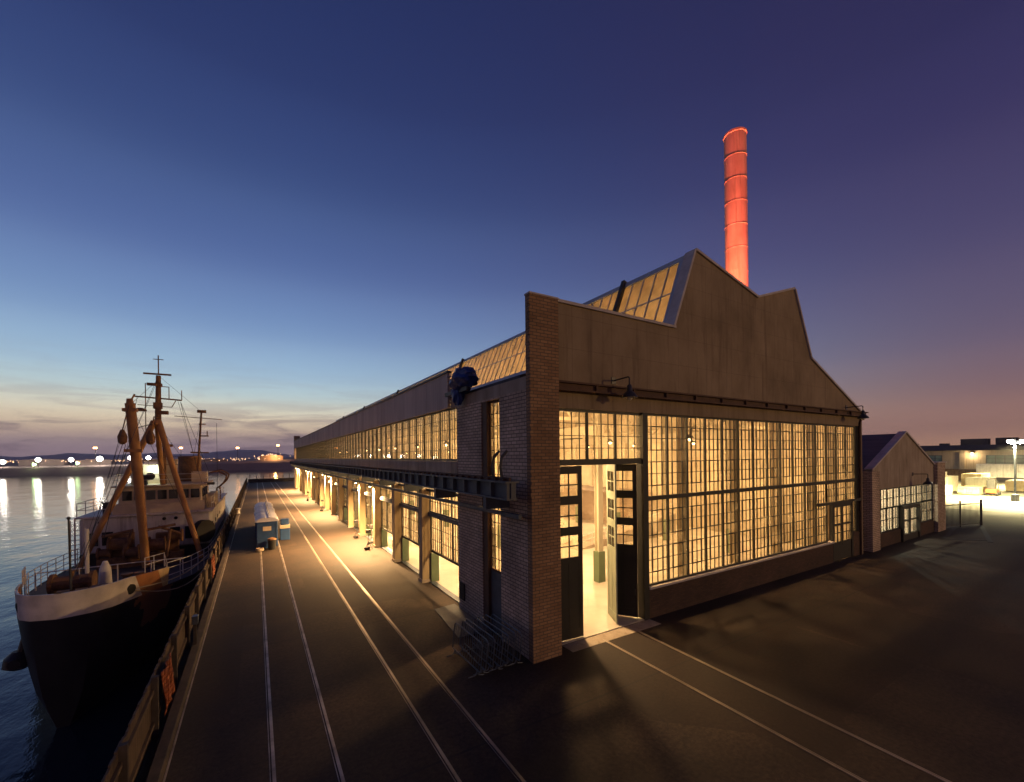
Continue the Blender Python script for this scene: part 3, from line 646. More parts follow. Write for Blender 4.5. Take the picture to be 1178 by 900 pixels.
mb = MB(); mb.bar(P(.05, 16.75, .1), P(1.02, 16.75, .1), .22, .26, nrm); mb.build('fire_divider', 'iron', B)
for yy in (38, 60, 82, 104): MB().bar(P(.05, yy, .1), P(1.02, yy, .1), .22, .26, nrm).build('fire_divider', 'iron', B)
steep(28.43, 12.5, 26.62, 16.38, 1)
# right long wall, back wall, inside columns and trusses
MB().box(35.2, 35.55, 12.8, YE, 0, 9.5).build('rear_wall', 'plaster', B)
MB().prism([(8.4, 0), (35.2, 0), (35.2, 9.4), (28.45, 12.3), (26.6, 16.1), (22.79, 14.9), (17.63, 16.1), (16.02, 12.2), (8.4, 9.7)], YE - .4, YE).build('end_wall', 'plaster', B)
for k in range(-1, NB):
    y = BAY0 + k * BAY
    for x in (16.1, 28.4):
        q = MB().box(x - .17, x + .17, y - .16, y - .13, .03, 12.3).box(x - .17, x + .17, y + .13, y + .16, .03, 12.3).box(x - .02, x + .02, y - .13, y + .13, .03, 12.3)
        cc = q.build('inner_column', 'int_col', B)
        MB().box(x - .23, x + .23, y - .22, y + .22, .03, 1.7).build('column_guard', 'green', cc)
    t = MB()
    for xa, xb, z, ta, tb in ((8.5, 16.1, 8.9, 9.7, 12.1), (16.1, 28.4, 11.4, 12.3, 12.3), (28.4, 35.2, 8.9, 12.1, 9.6)):
        n = 4 if xb - xa < 9 else 6
        t.bar((xa, y, z), (xb, y, z), .12, .18)
        tp = lambda f: (ta + (tb - ta) * f) if n == 4 else 12.3 + 2.6 * min(1, 3 * min(f, 1 - f))
        for i in range(n):
            f0, f1 = i / n, (i + 1) / n; xa_, xb_ = xa + (xb - xa) * f0, xa + (xb - xa) * f1
            t.bar((xa_, y, z), ((xa_ + xb_) / 2, y, tp((f0 + f1) / 2) - .2), .07, .09); t.bar(((xa_ + xb_) / 2, y, tp((f0 + f1) / 2) - .2), (xb_, y, z), .07, .09)
    t.build('roof_truss', 'int_col', B)
    MB().box(34.95, 35.2, y - .2, y + .2, .03, 9.3).build('wall_pier', 'plaster', B)
MB().prism([(20, .03), (31, .03), (31, 1.9)], 24, 26.2).build('loading_ramp', 'concrete', B)
mb = MB().bar((20, 24.05, .9), (31, 24.05, 2.8), .05, .06).bar((20, 24.05, .5), (31, 24.05, 2.4), .04, .05)
for i in range(9): mb.tube((20.2 + i * 1.3, 24.05, .05 + .172 * i * 1.3), (20.2 + i * 1.3, 24.05, .95 + .172 * i * 1.3), .03, n=5)
mb.build('ramp_railing', 'white', B)
MB().box(30.2, 35.1, 30, 46, .03, 3.2).build('brick_room', 'brick_side', B)
MB().box(9.5, 13.5, 52, 52.3, .03, 5).build('partition', 'plaster', B)
MB().box(15.9, 16.3, 17.4, YE - .4, 8.0, 8.6).box(28.2, 28.6, 17.4, YE - .4, 8.0, 8.6).build('inner_girder', 'int_col', B)
t = empty('bridge_crane', (22, 34, 8.6), 'grey overhead bridge crane spanning the lit hall, seen through the transom', 'crane')
MB().box(15.95, 28.55, 33.2, 33.7, 8.61, 9.7).box(15.95, 28.55, 34.6, 35.1, 8.61, 9.7).build('girder', 'steel', t); MB().box(20, 22, 33.2, 35.1, 9.7, 10.5).build('trolley', 'steel', t)

# gooseneck lamps on the front
def gooseneck(x, y, z, reach, parent):
    q = MB(); q.path([(x, y, z), (x, y - .25, z + .01), (x, y - reach + .06, z + .03), (x, y - reach, z - .02), (x, y - reach, z - .28)], .028, 8)
    q.lathe((x, y - reach, z - .78), [(.31, 0), (.30, .05), (.21, .17), (.11, .27), (.09, .46), (.04, .52)], 16); q.box(x - .12, x + .12, y - .03, y - .001, z - .14, z + .14)
    o = q.build('wall_lamp', 'lamp_shade', parent, smooth=True)
    MB().ball((x, y - reach, z - .77), .12, 12).build('globe', 'white', o)
gooseneck(12.3, 12.4, 9.95, .85, B); gooseneck(33.2, 12.4, 9.9, .9, B)

mb = MB(); mb.tube((35.1, 12.34, 0), (35.1, 12.34, 8.9), .07, n=8).tube((35.1, 12.34, 8.9), (35.4, 12.34, 9.3), .07, n=8).box(34.98, 35.22, 12.3, 12.4, 3, 3.06).box(34.98, 35.22, 12.3, 12.4, 6, 6.06); mb.build('downpipe', 'rust_iron', B)
# lamps hanging in the hall
pend = None
for i, x in enumerate((12.2, 22.3, 32.0)):
    for k in range(15):
        y = 16.2 + k * 6.7; z = 7.9
        if pend is None:
            pend = empty('pendant_lamp', (x, y, z), 'small glowing pendant lamp hanging in the lit factory hall', 'lamp', 'pendant lamps in the hall')
            MB().tube((x, y, z + .25), (x, y, z + 1.0 ), .02).build('rod', 'iron', pend)
            MB().lathe((x, y, z), [(.24, 0), (.2, .1), (.07, .26)], 12).build('shade', 'lamp_shade', pend, smooth=True)
            MB().ball((x, y, z - .04), .11, 8).build('bulb', 'bulb', pend)
            lamp('bulb_light', 'SPOT', (x, y, z - .22), 1900, (1, .61, .27), pend, .4, (x, y, 0), 150, .8)
            lamp('glow_light', 'POINT', (x, y, z - .2), 700, (1, .62, .28), pend, .15); p_ = pend
        else:
            p_ = copy_tree(pend); p_.location = (x, y, z)

for ch in pend.children:
    if ch.type == 'LIGHT': ch.data = ch.data.copy(); ch.data.energy *= 2.0   # the lamp nearest the doorway is the brightest
# hoist under blue tarpaulin
t = empty('covered_hoist', (7.9, 16.9, 9.75), 'bundle of blue tarpaulin tied over a hoist on the wall head', 'tarpaulin')
mb = MB()
bmesh.ops.create_icosphere(mb.bm, subdivisions=4, radius=1)
for v in mb.bm.verts:
    p = v.co; n_ = .16 * math.sin(p.x * 5 + p.z * 7) + .10 * math.sin(p.y * 9 + p.x * 4) + .05 * math.sin(p.z * 19 + p.y * 11)
    k = 1 + n_ * .7
    v.co = Vector((7.75 + p.x * .5 * k, 16.75 + p.y * .8 * k, 10.35 + p.z * .48 * k - .25 * max(0, p.y)))
mb.build('cover', 'tarp', t, smooth=True)
mb = MB()
bmesh.ops.create_icosphere(mb.bm, subdivisions=4, radius=1)
for v in mb.bm.verts:
    p = v.co; k = 1 + .1 * math.sin(p.z * 9 + p.y * 6) + .07 * math.sin(p.x * 11 + p.z * 3)
    v.co = Vector((7.7 + p.x * .26 * k, 17.3 + p.y * .3 * k, 9.8 + p.z * .55 * k))
mb.build('hanging_cover', 'tarp', t, smooth=True)
MB().box(7.6, 7.7, 16.2, 18.6, 9.78, 9.95).build('hoist_beam', 'iron', t)

# ------------------------------------------------------------------ boiler house and smokestack
H2 = empty('boiler_house', (44.5, 12.4, 0), 'small gabled brick boiler house to the right of the big hall', 'building')
MB().prism([(37.9, 4.25), (50.2, 4.25), (50.2, 5.75), (43.7, 8.45), (37.4, 5.75), (37.4, 4.25)], 12.45, 12.8).build('gable_wall', 'concrete', H2)
MB().box(36.6, 37.9, 12.2, 12.9, 0, 5.6).build('corner_pier', 'brick_side', H2); MB().box(50.2, 52.2, 12.2, 13.1, 0, 5.95).build('corner_pier', 'brick_side', H2)
MB().box(50.12, 52.28, 12.12, 13.2, 5.95, 6.05).build('pier_cap', 'coping', H2)
MB().box(37.9, 42.6, 12.45, 12.8, 0, 1.0).box(46.4, 50.2, 12.45, 12.8, 0, 1.0).build('sill_wall', 'brick_dark', H2)
mb = MB()
for a, b in (((37.2, 5.72), (43.7, 8.52)), ((43.7, 8.52), (50.3, 5.78))): mb.bar((a[0], 12.6, a[1]), (b[0], 12.6, b[1]), .5, .12)
mb.build('coping', 'coping', H2)
mb = MB(); slab(mb, (37.0, 5.6), (43.7, 8.4), 12.81, 46); slab(mb, (43.7, 8.4), (50.4, 5.6), 12.81, 46); mb.build('roof', 'shed_roof', H2)
MB().box(37.3, 37.6, 12.9, 46, 0, 5.5).box(49.9, 50.2, 13.1, 46, 0, 5.5).box(37.6, 49.9, 45.7, 46, 0, 5.5).build('wall', 'brick_side', H2)
fm, bm_, gm = MB(), MB(), MB()
sash(fm, bm_, gm, 'x', 12.6, 37.95, 50.15, 2.75, 4.2, 10, 2, 2, .1, .05); sash(fm, bm_, gm, 'x', 12.6, 37.95, 42.6, 1.05, 2.75, 4, 2, 2, .1, .05); sash(fm, bm_, gm, 'x', 12.6, 46.4, 50.15, 1.05, 2.75, 3, 2, 2, .1, .05)
W = fm.build('front_window', 'frame_paint', H2); bm_.build('glazing_bars', 'frame_paint', W); gm.build('glass', 'glass_far', W)
d = MB(); d.box(42.6, 42.85, 12.3, 12.7, 0, 2.75).box(46.15, 46.4, 12.3, 12.7, 0, 2.75).box(42.85, 46.15, 12.3, 12.7, 2.5, 2.75).box(42.85, 46.15, 12.4, 12.6, 0, .5).box(44.45, 44.55, 12.4, 12.6, .5, 2.5).box(42.85, 46.15, 12.42, 12.58, 1.5, 1.6)
o = d.build('door', 'door_paint', H2); MB().quad((42.85, 12.5, .5), (46.15, 12.5, .5), (46.15, 12.5, 2.5), (42.85, 12.5, 2.5)).build('pane', 'glass_far', o)
gooseneck(45.2, 12.45, 5.15, .9, H2)
MB().box(37.6, 49.9, 13, 45.7, .004, .03).build('floor', 'concrete', H2)
MB().quad((38, 30, 0), (49.9, 30, 0), (49.9, 30, 5.4), (38, 30, 5.4)).build('partition', 'plaster', H2)
for i, (x, y) in enumerate(((41, 18), (47, 18))):
    p_ = copy_tree(pend); p_.location = (x, y, 5.2); p_['label'] = 'pendant lamp hanging inside the small boiler house'; p_['group'] = 'pendant lamps in the boiler house'
    for ch in p_.children:
        if ch.type == 'LIGHT': ch.data = ch.data.copy(); ch.data.energy = 2300 if ch.data.type == 'POINT' else 1200; ch.data.color = (1, .88, .62)

S = empty('smokestack', (39.0, 23.1, 0), 'tall round smokestack glowing red in floodlight behind the hall', 'chimney')
n = 40; sr = .97
MB().lathe((39.0, 23.1, 0), [(sr + .12, 0), (sr + .08, 3), (sr + .02, 15), (sr - .02, 37.0)], n).build('shaft', 'stack', S, smooth=True)
for i in range(11):
    z = 13.2 + i * 2.15; MB().lathe((39.0, 23.1, z), [(sr + .0, 0), (sr + .012, .01), (sr + .012, .05), (sr, .06)], n).build('band', 'stack', S, smooth=True)
MB().lathe((39.0, 23.1, 36.8), [(sr - .02, 0), (sr + .05, .04), (sr + .05, .22), (sr - .02, .26)], n).build('rim', 'stack', S, smooth=True)
mb = MB()
for y in (22.9, 23.3): mb.tube((40.03, y, 8), (40.03, y, 35.6), .025, n=5)
z = 8.
while z < 35.5: mb.tube((40.03, 22.9, z), (40.03, 23.3, z), .018, n=4); z += .4
mb.build('ladder', 'iron', S)
for i, (x, y, aimz, en, col, lab) in enumerate(((34.4, 19.6, 36, 95000, (1, .17, .11), 'red floodlight on the roof aimed at the upper smokestack'), (34.6, 21.6, 23, 42000, (1, .42, .10), 'orange floodlight on the roof aimed at the foot of the smokestack'))):
    t = empty('roof_floodlight', (x, y, 9.9), lab, 'floodlight', 'floodlights on the roof')
    MB().box(x - .2, x + .2, y - .2, y + .2, 9.7, 10.15).box(x - .04, x + .04, y - .04, y + .04, 10.15, 10.4).build('bracket', 'iron', t)
    MB().tube((x, y, 10.4), (x + .2, y + .1, 10.7), .2, .28, 12).build('housing', 'iron', t)
    MB().tube((x + .2, y + .1, 10.7), (x + .215, y + .107, 10.72), .25, .25, 12).build('lens', 'red_bulb', t)
    lamp('flood_light', 'SPOT', (x + .3, y + .15, 10.85), en, col, t, .15, (39, 23.1, aimz), (62 if i == 0 else 45), 1)

# ------------------------------------------------------------------ crowd barriers by the corner
def barrier():
    o = empty('crowd_barrier', (0, 0, 0), 'galvanised steel crowd barrier in the stack leaning by the brick corner', 'barrier', 'crowd barriers beside the brick corner')
    h, l, r = 1.1, 2.1, .12
    pts = [(0, -l / 2, .2), (0, -l / 2, h - r), (0, -l / 2 + r * .3, h - r * .3), (0, -l / 2 + r, h), (0, l / 2 - r, h), (0, l / 2 - r * .3, h - r * .3), (0, l / 2, h - r), (0, l / 2, .2), (0, -l / 2, .2)]
    MB().path(pts, .021, 8).build('frame', 'galv', o, smooth=True)
    mb = MB()
    for i in range(1, 13): mb.tube((0, -l / 2 + l * i / 13, .2), (0, -l / 2 + l * i / 13, h), .008, n=5)
    mb.build('bars', 'galv', o)
    for s in (-1, 1): MB().path([(-.3, s * .85, .012), (-.05, s * .85, .05), (0, s * .85, .2), (.05, s * .85, .05), (.3, s * .85, .012)], .016, 6).build('foot', 'galv', o)
    return o
b0 = barrier()
bl = ['outermost crowd barrier of the stack, on the side of the crane rails', 'second crowd barrier from the crane rails in the stack', 'third crowd barrier from the crane rails in the stack', 'middle crowd barrier of the stack by the brick corner', 'third crowd barrier from the brick wall in the stack', 'second crowd barrier from the brick wall in the stack', 'innermost crowd barrier of the stack, closest to the brick wall']
for i in range(7):
    o = b0 if i == 0 else copy_tree(b0)
    o.location = (5.92 + i * .245, 13.0 + .05 * ((i * 7) % 3 - 1), 0); o.rotation_euler = (0, R(6 + i % 2 * 2), R(random.uniform(-2, 2))); o['label'] = bl[i]
t = empty('ramp_plate', (7.2, 16.8, 0), 'blue grey steel ramp plate lying by the foot of the brick wall', 'plate')
MB().hexa([(6.6, 15.0, .006), (7.9, 15.0, .006), (7.9, 18.4, .006), (6.9, 18.4, .006), (6.6, 15.0, .03), (7.9, 15.0, .09), (7.9, 18.4, .09), (6.9, 18.4, .03)]).build('sheet', 'steel', t)

# ------------------------------------------------------------------ portable toilets
def toilet():
    o = empty('portable_toilet', (0, 0, 0), 'x', 'toilet', 'row of portable toilets on the quay')
    b = MB().box(-.72, .72, -1.05, 1.05, .12, 2.05); b.build('cabin', 'toilet', o, bevel=.03)
    q = MB()
    for x in (-.66, .58): q.box(x, x + .08, -1.09, -1.055, .12, 2.03)
    q.box(-.58, .58, -1.085, -1.055, 1.95, 2.03); q.box(-.6, .6, -1.0, 1.0, 0, .12); q.build('skid', 'toilet', o)
    pr = [(-.8, 2.055), (.8, 2.055), (.8, 2.12), (.62, 2.27), (.35, 2.37), (.12, 2.40), (.1, 2.35), (-.1, 2.35), (-.12, 2.40), (-.35, 2.37), (-.62, 2.27), (-.8, 2.12)]
    MB().prism(pr, -1.12, 1.10).build('roof', 'toilet_roof', o)
    MB().box(-.28, .28, -1.075, -1.052, 1.35, 1.68).build('notice', 'cream', o)
    q = MB(); q.tube((0.2, .6, 2.3), (.2, .6, 2.6), .05, n=8); q.build('vent_pipe', 'white', o)
    return o
tl = ['front portable toilet of the row, showing its pale notice panel', 'second portable toilet of the row on the quay', 'third portable toilet of the row on the quay', 'fourth portable toilet of the row on the quay', 'fifth portable toilet of the row on the quay', 'farthest portable toilet of the row on the quay']
t0 = toilet()
for i in range(6):
    o = t0 if i == 0 else copy_tree(t0)
    o.location = (.70 + .05 * (i % 2) - (.08 if i else 0), 39.0 + i * 2.32, 0.03); o['label'] = tl[i]
t = empty('hand_wash_station', (2.1, 41.4, 0), 'blue hand wash station with a pale band beside the toilets', 'wash stand')
MB().box(1.72, 2.45, 41, 41.8, 0, 1.0).build('cabinet', 'toilet', t, bevel=.03); MB().box(1.7, 2.47, 40.98, 41.82, 1.0, 1.25).build('basin', 'cream', t); MB().box(1.78, 2.4, 41.3, 41.8, 1.25, 1.75).build('tank', 'toilet', t, bevel=.04)
t = empty('refuse_bin', (1.0, 37.4, 0), 'small dark bin standing in front of the toilets', 'bin')
MB().lathe((1.0, 37.4, 0), [(.24, 0), (.3, .75)], 14).build('body', 'rubber', t, smooth=True); MB().lathe((1.0, 37.4, .75), [(.32, 0), (.3, .08), (.1, .16)], 14).build('lid', 'rusty', t, smooth=True)
t = empty('cable_coil', (.2, 37.3, 0), 'pale coil of hose lying in front of the toilets', 'hose')
mb = MB()
for j in range(3):
    for i in range(16): a, b_ = 2 * math.pi * i / 16, 2 * math.pi * (i + 1) / 16; mb.tube((.2 + .25 * math.cos(a), 37.3 + .25 * math.sin(a), .04 + j * .07), (.2 + .25 * math.cos(b_), 37.3 + .25 * math.sin(b_), .04 + j * .07), .035, n=6)
mb.build('hose', 'cream', t)
# clutter at the lit columns
def stand(x, y, lab):
    t = empty('light_stand', (x, y, 0), lab, 'stand', 'light stands beside the columns')
    q = MB()
    for a in (0, 2.1, 4.2): q.tube((x, y, .55), (x + .33 * math.cos(a), y + .33 * math.sin(a), .01), .018, n=5)
    q.tube((x, y, .3), (x, y, 1.3), .016, n=5); q.build('tripod', 'iron', t)
    MB().box(x - .16, x + .16, y - .1, y + .1, 1.25, 1.5).build('head', 'iron', t)
    MB().box(x - .3, x + .1, y - .25, y + .05, .02, .2).build('sandbag', 'rubber', t, bevel=.05)
stand(7.25, 33.2, 'tripod light stand at the foot of the nearest lit column'); stand(7.45, 38.6, 'tripod light stand at the foot of the second lit column'); stand(8.0, 35.4, 'tripod light stand just past the nearest lit column'); stand(7.4, 60.4, 'tripod light stand beside a lit column halfway down the wall'); stand(7.3, 76.6, 'tripod light stand beside a lit column far down the wall')

# ------------------------------------------------------------------ ship
CX = -6.9; Y0 = 24.25
SH = empty('buoy_tender', (CX, 48, -4), 'black hulled work ship with white bow band moored at the quay', 'ship')
st = [0, .35, .9, 1.8, 3.2, 5.2, 8, 12, 18, 28, 38, 46, 50]
bd = [.10, .92, 1.40, 1.76, 2.2, 2.75, 3.55, 4.1, 4.25, 4.25, 4.1, 3.3, 1.8]
bw = [.05, .22, .42, .7, 1.15, 1.75, 2.6, 3.5, 3.95, 4.0, 3.6, 2.2, .6]
zt = [.57, .55, .52, .46, .36, .2, -.05, -.3, -.5, -.6, -.45, -.2, -.05]
rk = [0, 0, 0, 0, 0, 0, 0, 0, 0, 0, 0, 0, 0]
levels = (-6.5, -4.0, -2.6, -1.3, -.5, 0)
mb = MB()
def ring(i, s):
    out = []
    for j, lv in enumerate((0, .25, .36, .48, .62, .8, 1.0)):
        z = -5.5 + (zt[i] + 5.5) * lv
        f = max(0, (z + 3.5) / (zt[i] + 3.5)); w = bw[i] * (.45 + .55 * min(1, (z + 5.5) / 2)) + (bd[i] - bw[i]) * f ** .42
        yy = Y0 + st[i] + (.35 * (1 - f) if i == 0 else 0)
        out.append((CX + s * w, yy, z))
    return out
for s in (-1, 1):
    for i in range(len(st) - 1):
        A, Bq = ring(i, s), ring(i + 1, s)
        for j in range(6): mb.quad(A[j], Bq[j], Bq[j + 1], A[j + 1])
for j in range(6):
    a, b_ = ring(0, -1), ring(0, 1); mb.quad(a[j], b_[j], b_[j + 1], a[j + 1])
    a, b_ = ring(len(st) - 1, -1), ring(len(st) - 1, 1); mb.quad(a[j], b_[j], b_[j + 1], a[j + 1])
bmesh.ops.remove_doubles(mb.bm, verts=mb.bm.verts, dist=.001)
mb.build('hull', 'black_hull', SH, smooth=True)
mb = MB()
for i in range(len(st) - 1):
    mb.quad((CX - bd[i] + .03, Y0 + st[i], zt[i] - .03), (CX + bd[i] - .03, Y0 + st[i], zt[i] - .03), (CX + bd[i + 1] - .03, Y0 + st[i + 1], zt[i + 1] - .03), (CX - bd[i + 1] + .03, Y0 + st[i + 1], zt[i + 1] - .03))
mb.build('deck', 'deck', SH)
mb = MB(); bh = [1.03, 1.04, 1.05, 1.08, 1.0, .95]
def bw_pt(i, s, top, inn):
    w = bd[i] - inn + (.06 if top else 0); return (CX + s * w, Y0 + st[i] + (inn if i == 0 else 0) - (.05 if top and i == 0 else 0), zt[i] + (bh[i] if top else 0.0))
for s in (-1, 1):
    for i in range(5):
        a, b_, c, d_ = bw_pt(i, s, 0, 0), bw_pt(i + 1, s, 0, 0), bw_pt(i + 1, s, 1, 0), bw_pt(i, s, 1, 0)
        e_, f_, g_, h_ = bw_pt(i, s, 0, .09), bw_pt(i + 1, s, 0, .09), bw_pt(i + 1, s, 1, .09), bw_pt(i, s, 1, .09)
        mb.quad(a, b_, c, d_).quad(e_, f_, g_, h_).quad(d_, c, g_, h_)
        if i == 4: mb.quad(b_, f_, g_, c)
a, b_ = bw_pt(0, -1, 0, 0), bw_pt(0, 1, 0, 0); c, d_ = bw_pt(0, 1, 1, 0), bw_pt(0, -1, 1, 0); mb.quad(a, b_, c, d_)
bmesh.ops.remove_doubles(mb.bm, verts=mb.bm.verts, dist=.001)
mb.build('bulwark', 'band', SH, smooth=True)
# hawse pipes, anchor, mooring line, rub rail
mb = MB()
for s, i in ((1, 2.2), (-1, 1.4)):
    w = 1.82 if s > 0 else 1.45; yy = Y0 + (2.0 if s > 0 else 1.2)
    MB().tube((CX + s * (w - .25), yy + .1, 1.0), (CX + s * (w + .05), yy - .1, .95), .2, .24, 12).build('hawse_pipe', 'rubber', SH)
mb.bm.free()
mb = MB(); ax, ay, az = -8.62, 26.1, -1.15
mb.tube((ax + .25, ay, az + .9), (ax, ay - .1, az - .3), .13).tube((ax, ay - .5, az - .25), (ax - .1, ay + .45, az - .25), .2, .2, 10).lathe((ax, ay, az - .6), [(.25, 0), (.5, .15), (.45, .5), (.2, .75)], 12)
mb.build('anchor', 'black_hull', SH, smooth=True)
mb = MB()
for a, b_, sg in (((CX + 1.8, Y0 + 1.9, .95), (-2.5, 31, 1.3), .35), ((CX + 1.8, Y0 + 1.9, .92), (-2.3, 34, .9), 1.0)):
    pts = []
    for i in range(11): f = i / 10; pts.append(Vector(a).lerp(Vector(b_), f) - Vector((-.25 * math.sin(f * 3.14), 0, sg * math.sin(f * 3.14))))
    mb.path(pts, .03, 5)
mb.build('mooring_line', 'lumber', SH)
def side(s, f, z=0., inn=0.):
    """point on the deck edge at distance f from the stem"""
    for i in range(len(st) - 1):
        if st[i] <= f <= st[i + 1]:
            k = (f - st[i]) / (st[i + 1] - st[i]); return Vector((CX + s * (bd[i] + (bd[i + 1] - bd[i]) * k - inn), Y0 + f, zt[i] + (zt[i + 1] - zt[i]) * k + z))
for s in (-1, 1):
    mb = MB(); fs = [5.4 + .7 * i for i in range(60)]
    fs = [f for f in fs if f < 46]
    for h in (.45, .85, 1.15): mb.path([side(s, f, h, .12) for f in fs], .022, 5)
    for f in fs[::2]: mb.tube(side(s, f, 0, .12), side(s, f, 1.16, .12), .022, n=5)
    for h in (.35, .7): mb.path([side(s, f, 1.03 + h, .15) for f in (3.4, 4.2, 5.2)] + [side(s, 5.4, 1.15 if h > .5 else .85, .12)], .022, 5)
    for f in (3.4, 4.2, 5.2): mb.tube(side(s, f, 1.0, .15), side(s, f, 1.75, .15), .022, n=5)
    mb.build('railing', 'white', SH)
# foredeck gear
mb = MB(); mb.tube((-6.9, 25.6, 1.4), (-6.95, 25.6, 4.45), .045, .03, 6); mb.ball((-6.95, 25.6, 4.5), .07, 8); mb.build('jackstaff', 'iron', SH)
mb = MB(); mb.tube((-7.9, 29.5, .3), (-7.9, 29.5, 1.5), .09, n=8).tube((-8.6, 29.6, .9), (-7.2, 29.6, .9), .35, n=12).tube((-8.7, 29.6, .9), (-8.55, 29.6, .9), .5, n=14).tube((-7.25, 29.6, .9), (-7.1, 29.6, .9), .5, n=14).box(-8.8, -7.0, 29.2, 30.1, .2, .45)
mb.build('windlass', 'rusty', SH)
for x in (-5.7, -5.2): MB().tube((x, 28.8, .2), (x, 28.8, 1.1), .18, n=10).tube((x, 28.8, 1.1), (x, 28.8, 1.18), .25, n=10).build('deck_bitt', 'rusty', SH)
MB().box(-6.8, -6.2, 27.2, 27.9, .35, 1.0).build('locker', 'rusty', SH, bevel=.03)
mb = MB(); mb.tube((-7.85, 31.5, .1), (-7.85, 31.5, 3.3), .09, n=8).lathe((-7.2, 31.8, .1), [(.3, 0), (.25, .9), (.1, 1.3)], 12); mb.build('vent_post', 'white', SH, smooth=True)
mb = MB(); mb.path([(-10.2, 33, .9), (-6.9, 32.6, 1.0), (-3.9, 33, .9)], .03, 6)
for x in (-10.2, -8.5, -6.9, -5.4, -3.9): mb.tube((x, 32.8, 0), (x, 32.8, .98), .03, n=6)
mb.build('well_railing', 'white', SH)
# deckhouse, bridge
def house(name, x0, x1, y0, y1, z0, z1, mat, rnd=.12): return MB().box(x0, x1, y0, y1, z0, z1).build(name, mat, SH, bevel=rnd)
house('deckhouse_base', -10.75, -3.1, 41.5, 60, -1.2, .3, 'black_hull', .05)
DH = house('deckhouse', -10.7, -3.12, 41.3, 60, .3, 2.85, 'white')
mb = MB()
mb.bm.free()
for x in (-10.0, -9.2, -5.35, -4.45): MB().box(x - .3, x + .3, 41.24, 41.30, .85, 1.8).build('window', 'window_dark', DH)
for x in (-9.6, -6.0, -5.3): MB().tube((x, 41.22, 2.5), (x, 41.31, 2.5), .12, n=12).build('porthole', 'window_dark', DH)
for y in (43, 45.5, 48, 51): MB().tube((-3.08, y, 1.7), (-3.2, y, 1.7), .17, n=12).build('porthole', 'window_dark', DH)
MB().box(-10.9, -2.95, 41.1, 60.2, 2.85, 2.97).build('boat_deck', 'white', SH)
BR = house('bridge', -8.75, -3.75, 41.9, 48, 2.97, 4.95, 'cream', .08)
mb = MB()
mb.bm.free()
for i in range(7): x = -8.5 + i * .68; MB().box(x, x + .54, 41.84, 41.9, 3.95, 4.65).build('window', 'window_dark', BR)
for y in (42.6, 44, 45.4):
    for x in (-3.74, -8.81): MB().box(x, x + .05, y, y + .7, 3.95, 4.65).build('window', 'window_dark', BR)
MB().box(-9.1, -3.4, 41.5, 48.3, 4.95, 5.06).build('bridge_roof', 'cream', SH)
MB().box(-9.0, -3.5, 41.55, 41.63, 2.97, 3.75).build('bridge_screen', 'cream', SH)
mb = MB(); mb.box(-6.35, -5.55, 43.5, 44.5, 5.06, 6.95).box(-8.3, -8.05, 43.4, 43.6, 5.06, 6.9).box(-8.3, -5.55, 43.4, 44.5, 6.85, 7.0).box(-4.6, -3.55, 44, 45.2, 5.06, 5.95).box(-8.3, -6.4, 44.4, 44.5, 5.06, 6.6)
mb.build('flying_bridge', 'cream', SH)
mb = MB(); mb.box(-7.9, -7.2, 42.5, 43.0, 5.06, 5.8).ball((-7.0, 42.6, 5.7), .3, 10).box(-9.6, -9.2, 41.9, 42.3, 2.97, 3.9).box(-3.6, -2.9, 42.2, 42.4, 4.9, 5.1); mb.build('signal_gear', 'iron', SH)
MB().lathe((-5.0, 47, 5.06), [(.85, 0), (.8, 1.9), (.86, 1.92), (.84, 2.2), (.6, 2.22)], 20).build('funnel', 'rusty', SH, smooth=True)
mb = MB()
for xx, yy0, yy1 in ((-3.05, 41.3, 56), (-10.8, 41.3, 56)):
    for h in (.5, 1.0): mb.tube((xx, yy0, 2.97 + h), (xx, yy1, 2.97 + h), .025, n=5)
    for i in range(9): mb.tube((xx, yy0 + i * 1.8, 2.97), (xx, yy0 + i * 1.8, 3.98), .025, n=5)
for h in (.5, 1.0): mb.tube((-10.8, 41.2, 2.97 + h), (-9.1, 41.2, 2.97 + h), .025, n=5)
for h in (.4, .8): mb.path([(-9.0, 48, 5.06 + h), (-9.0, 41.6, 5.06 + h), (-3.5, 41.6, 5.06 + h), (-3.5, 48, 5.06 + h)], .02, 5)
mb.build('boat_deck_railing', 'white', SH)
for y in (43.2, 44.6, 46): MB().box(-3.55, -2.95, y, y + .9, 2.97, 3.35).box(-3.5, -3.0, y + .1, y + .8, 3.352, 4.1).build('life_raft_rack', 'cream', SH)
for y in (47.5, 51.5):
    pts = [(-3.1, y, 2.9)] + [(-3.1 + .75 * math.sin(a) , y, 4.3 + 1.0 * (1 - math.cos(a)) * .5 - 1.0 * 0 + .9 * math.sin(a / 2)) for a in (0, .4, .8, 1.2, 1.6)] + [(-3.0, y, 5.9), (-3.6, y, 5.75)]
    MB().path(pts, .07, 7).build('davit', 'rusty', SH)
MB().tube((-3.7, 40.9, 1.4), (-3.35, 40.6, 1.4), .85, n=20).build('hose_reel', 'rubber', SH)
mb = MB()
for x, y in ((-10.85, 40.2), (-10.2, 40.2), (-10.85, 41.1)): mb.tube((x, y, -.4), (x, y, 2.9), .05, n=6)
for i in range(9): mb.tube((-10.85, 40.2, -.1 + i * .33), (-10.2, 40.2, -.1 + i * .33), .025, n=5)
mb.build('side_ladder', 'white', SH)
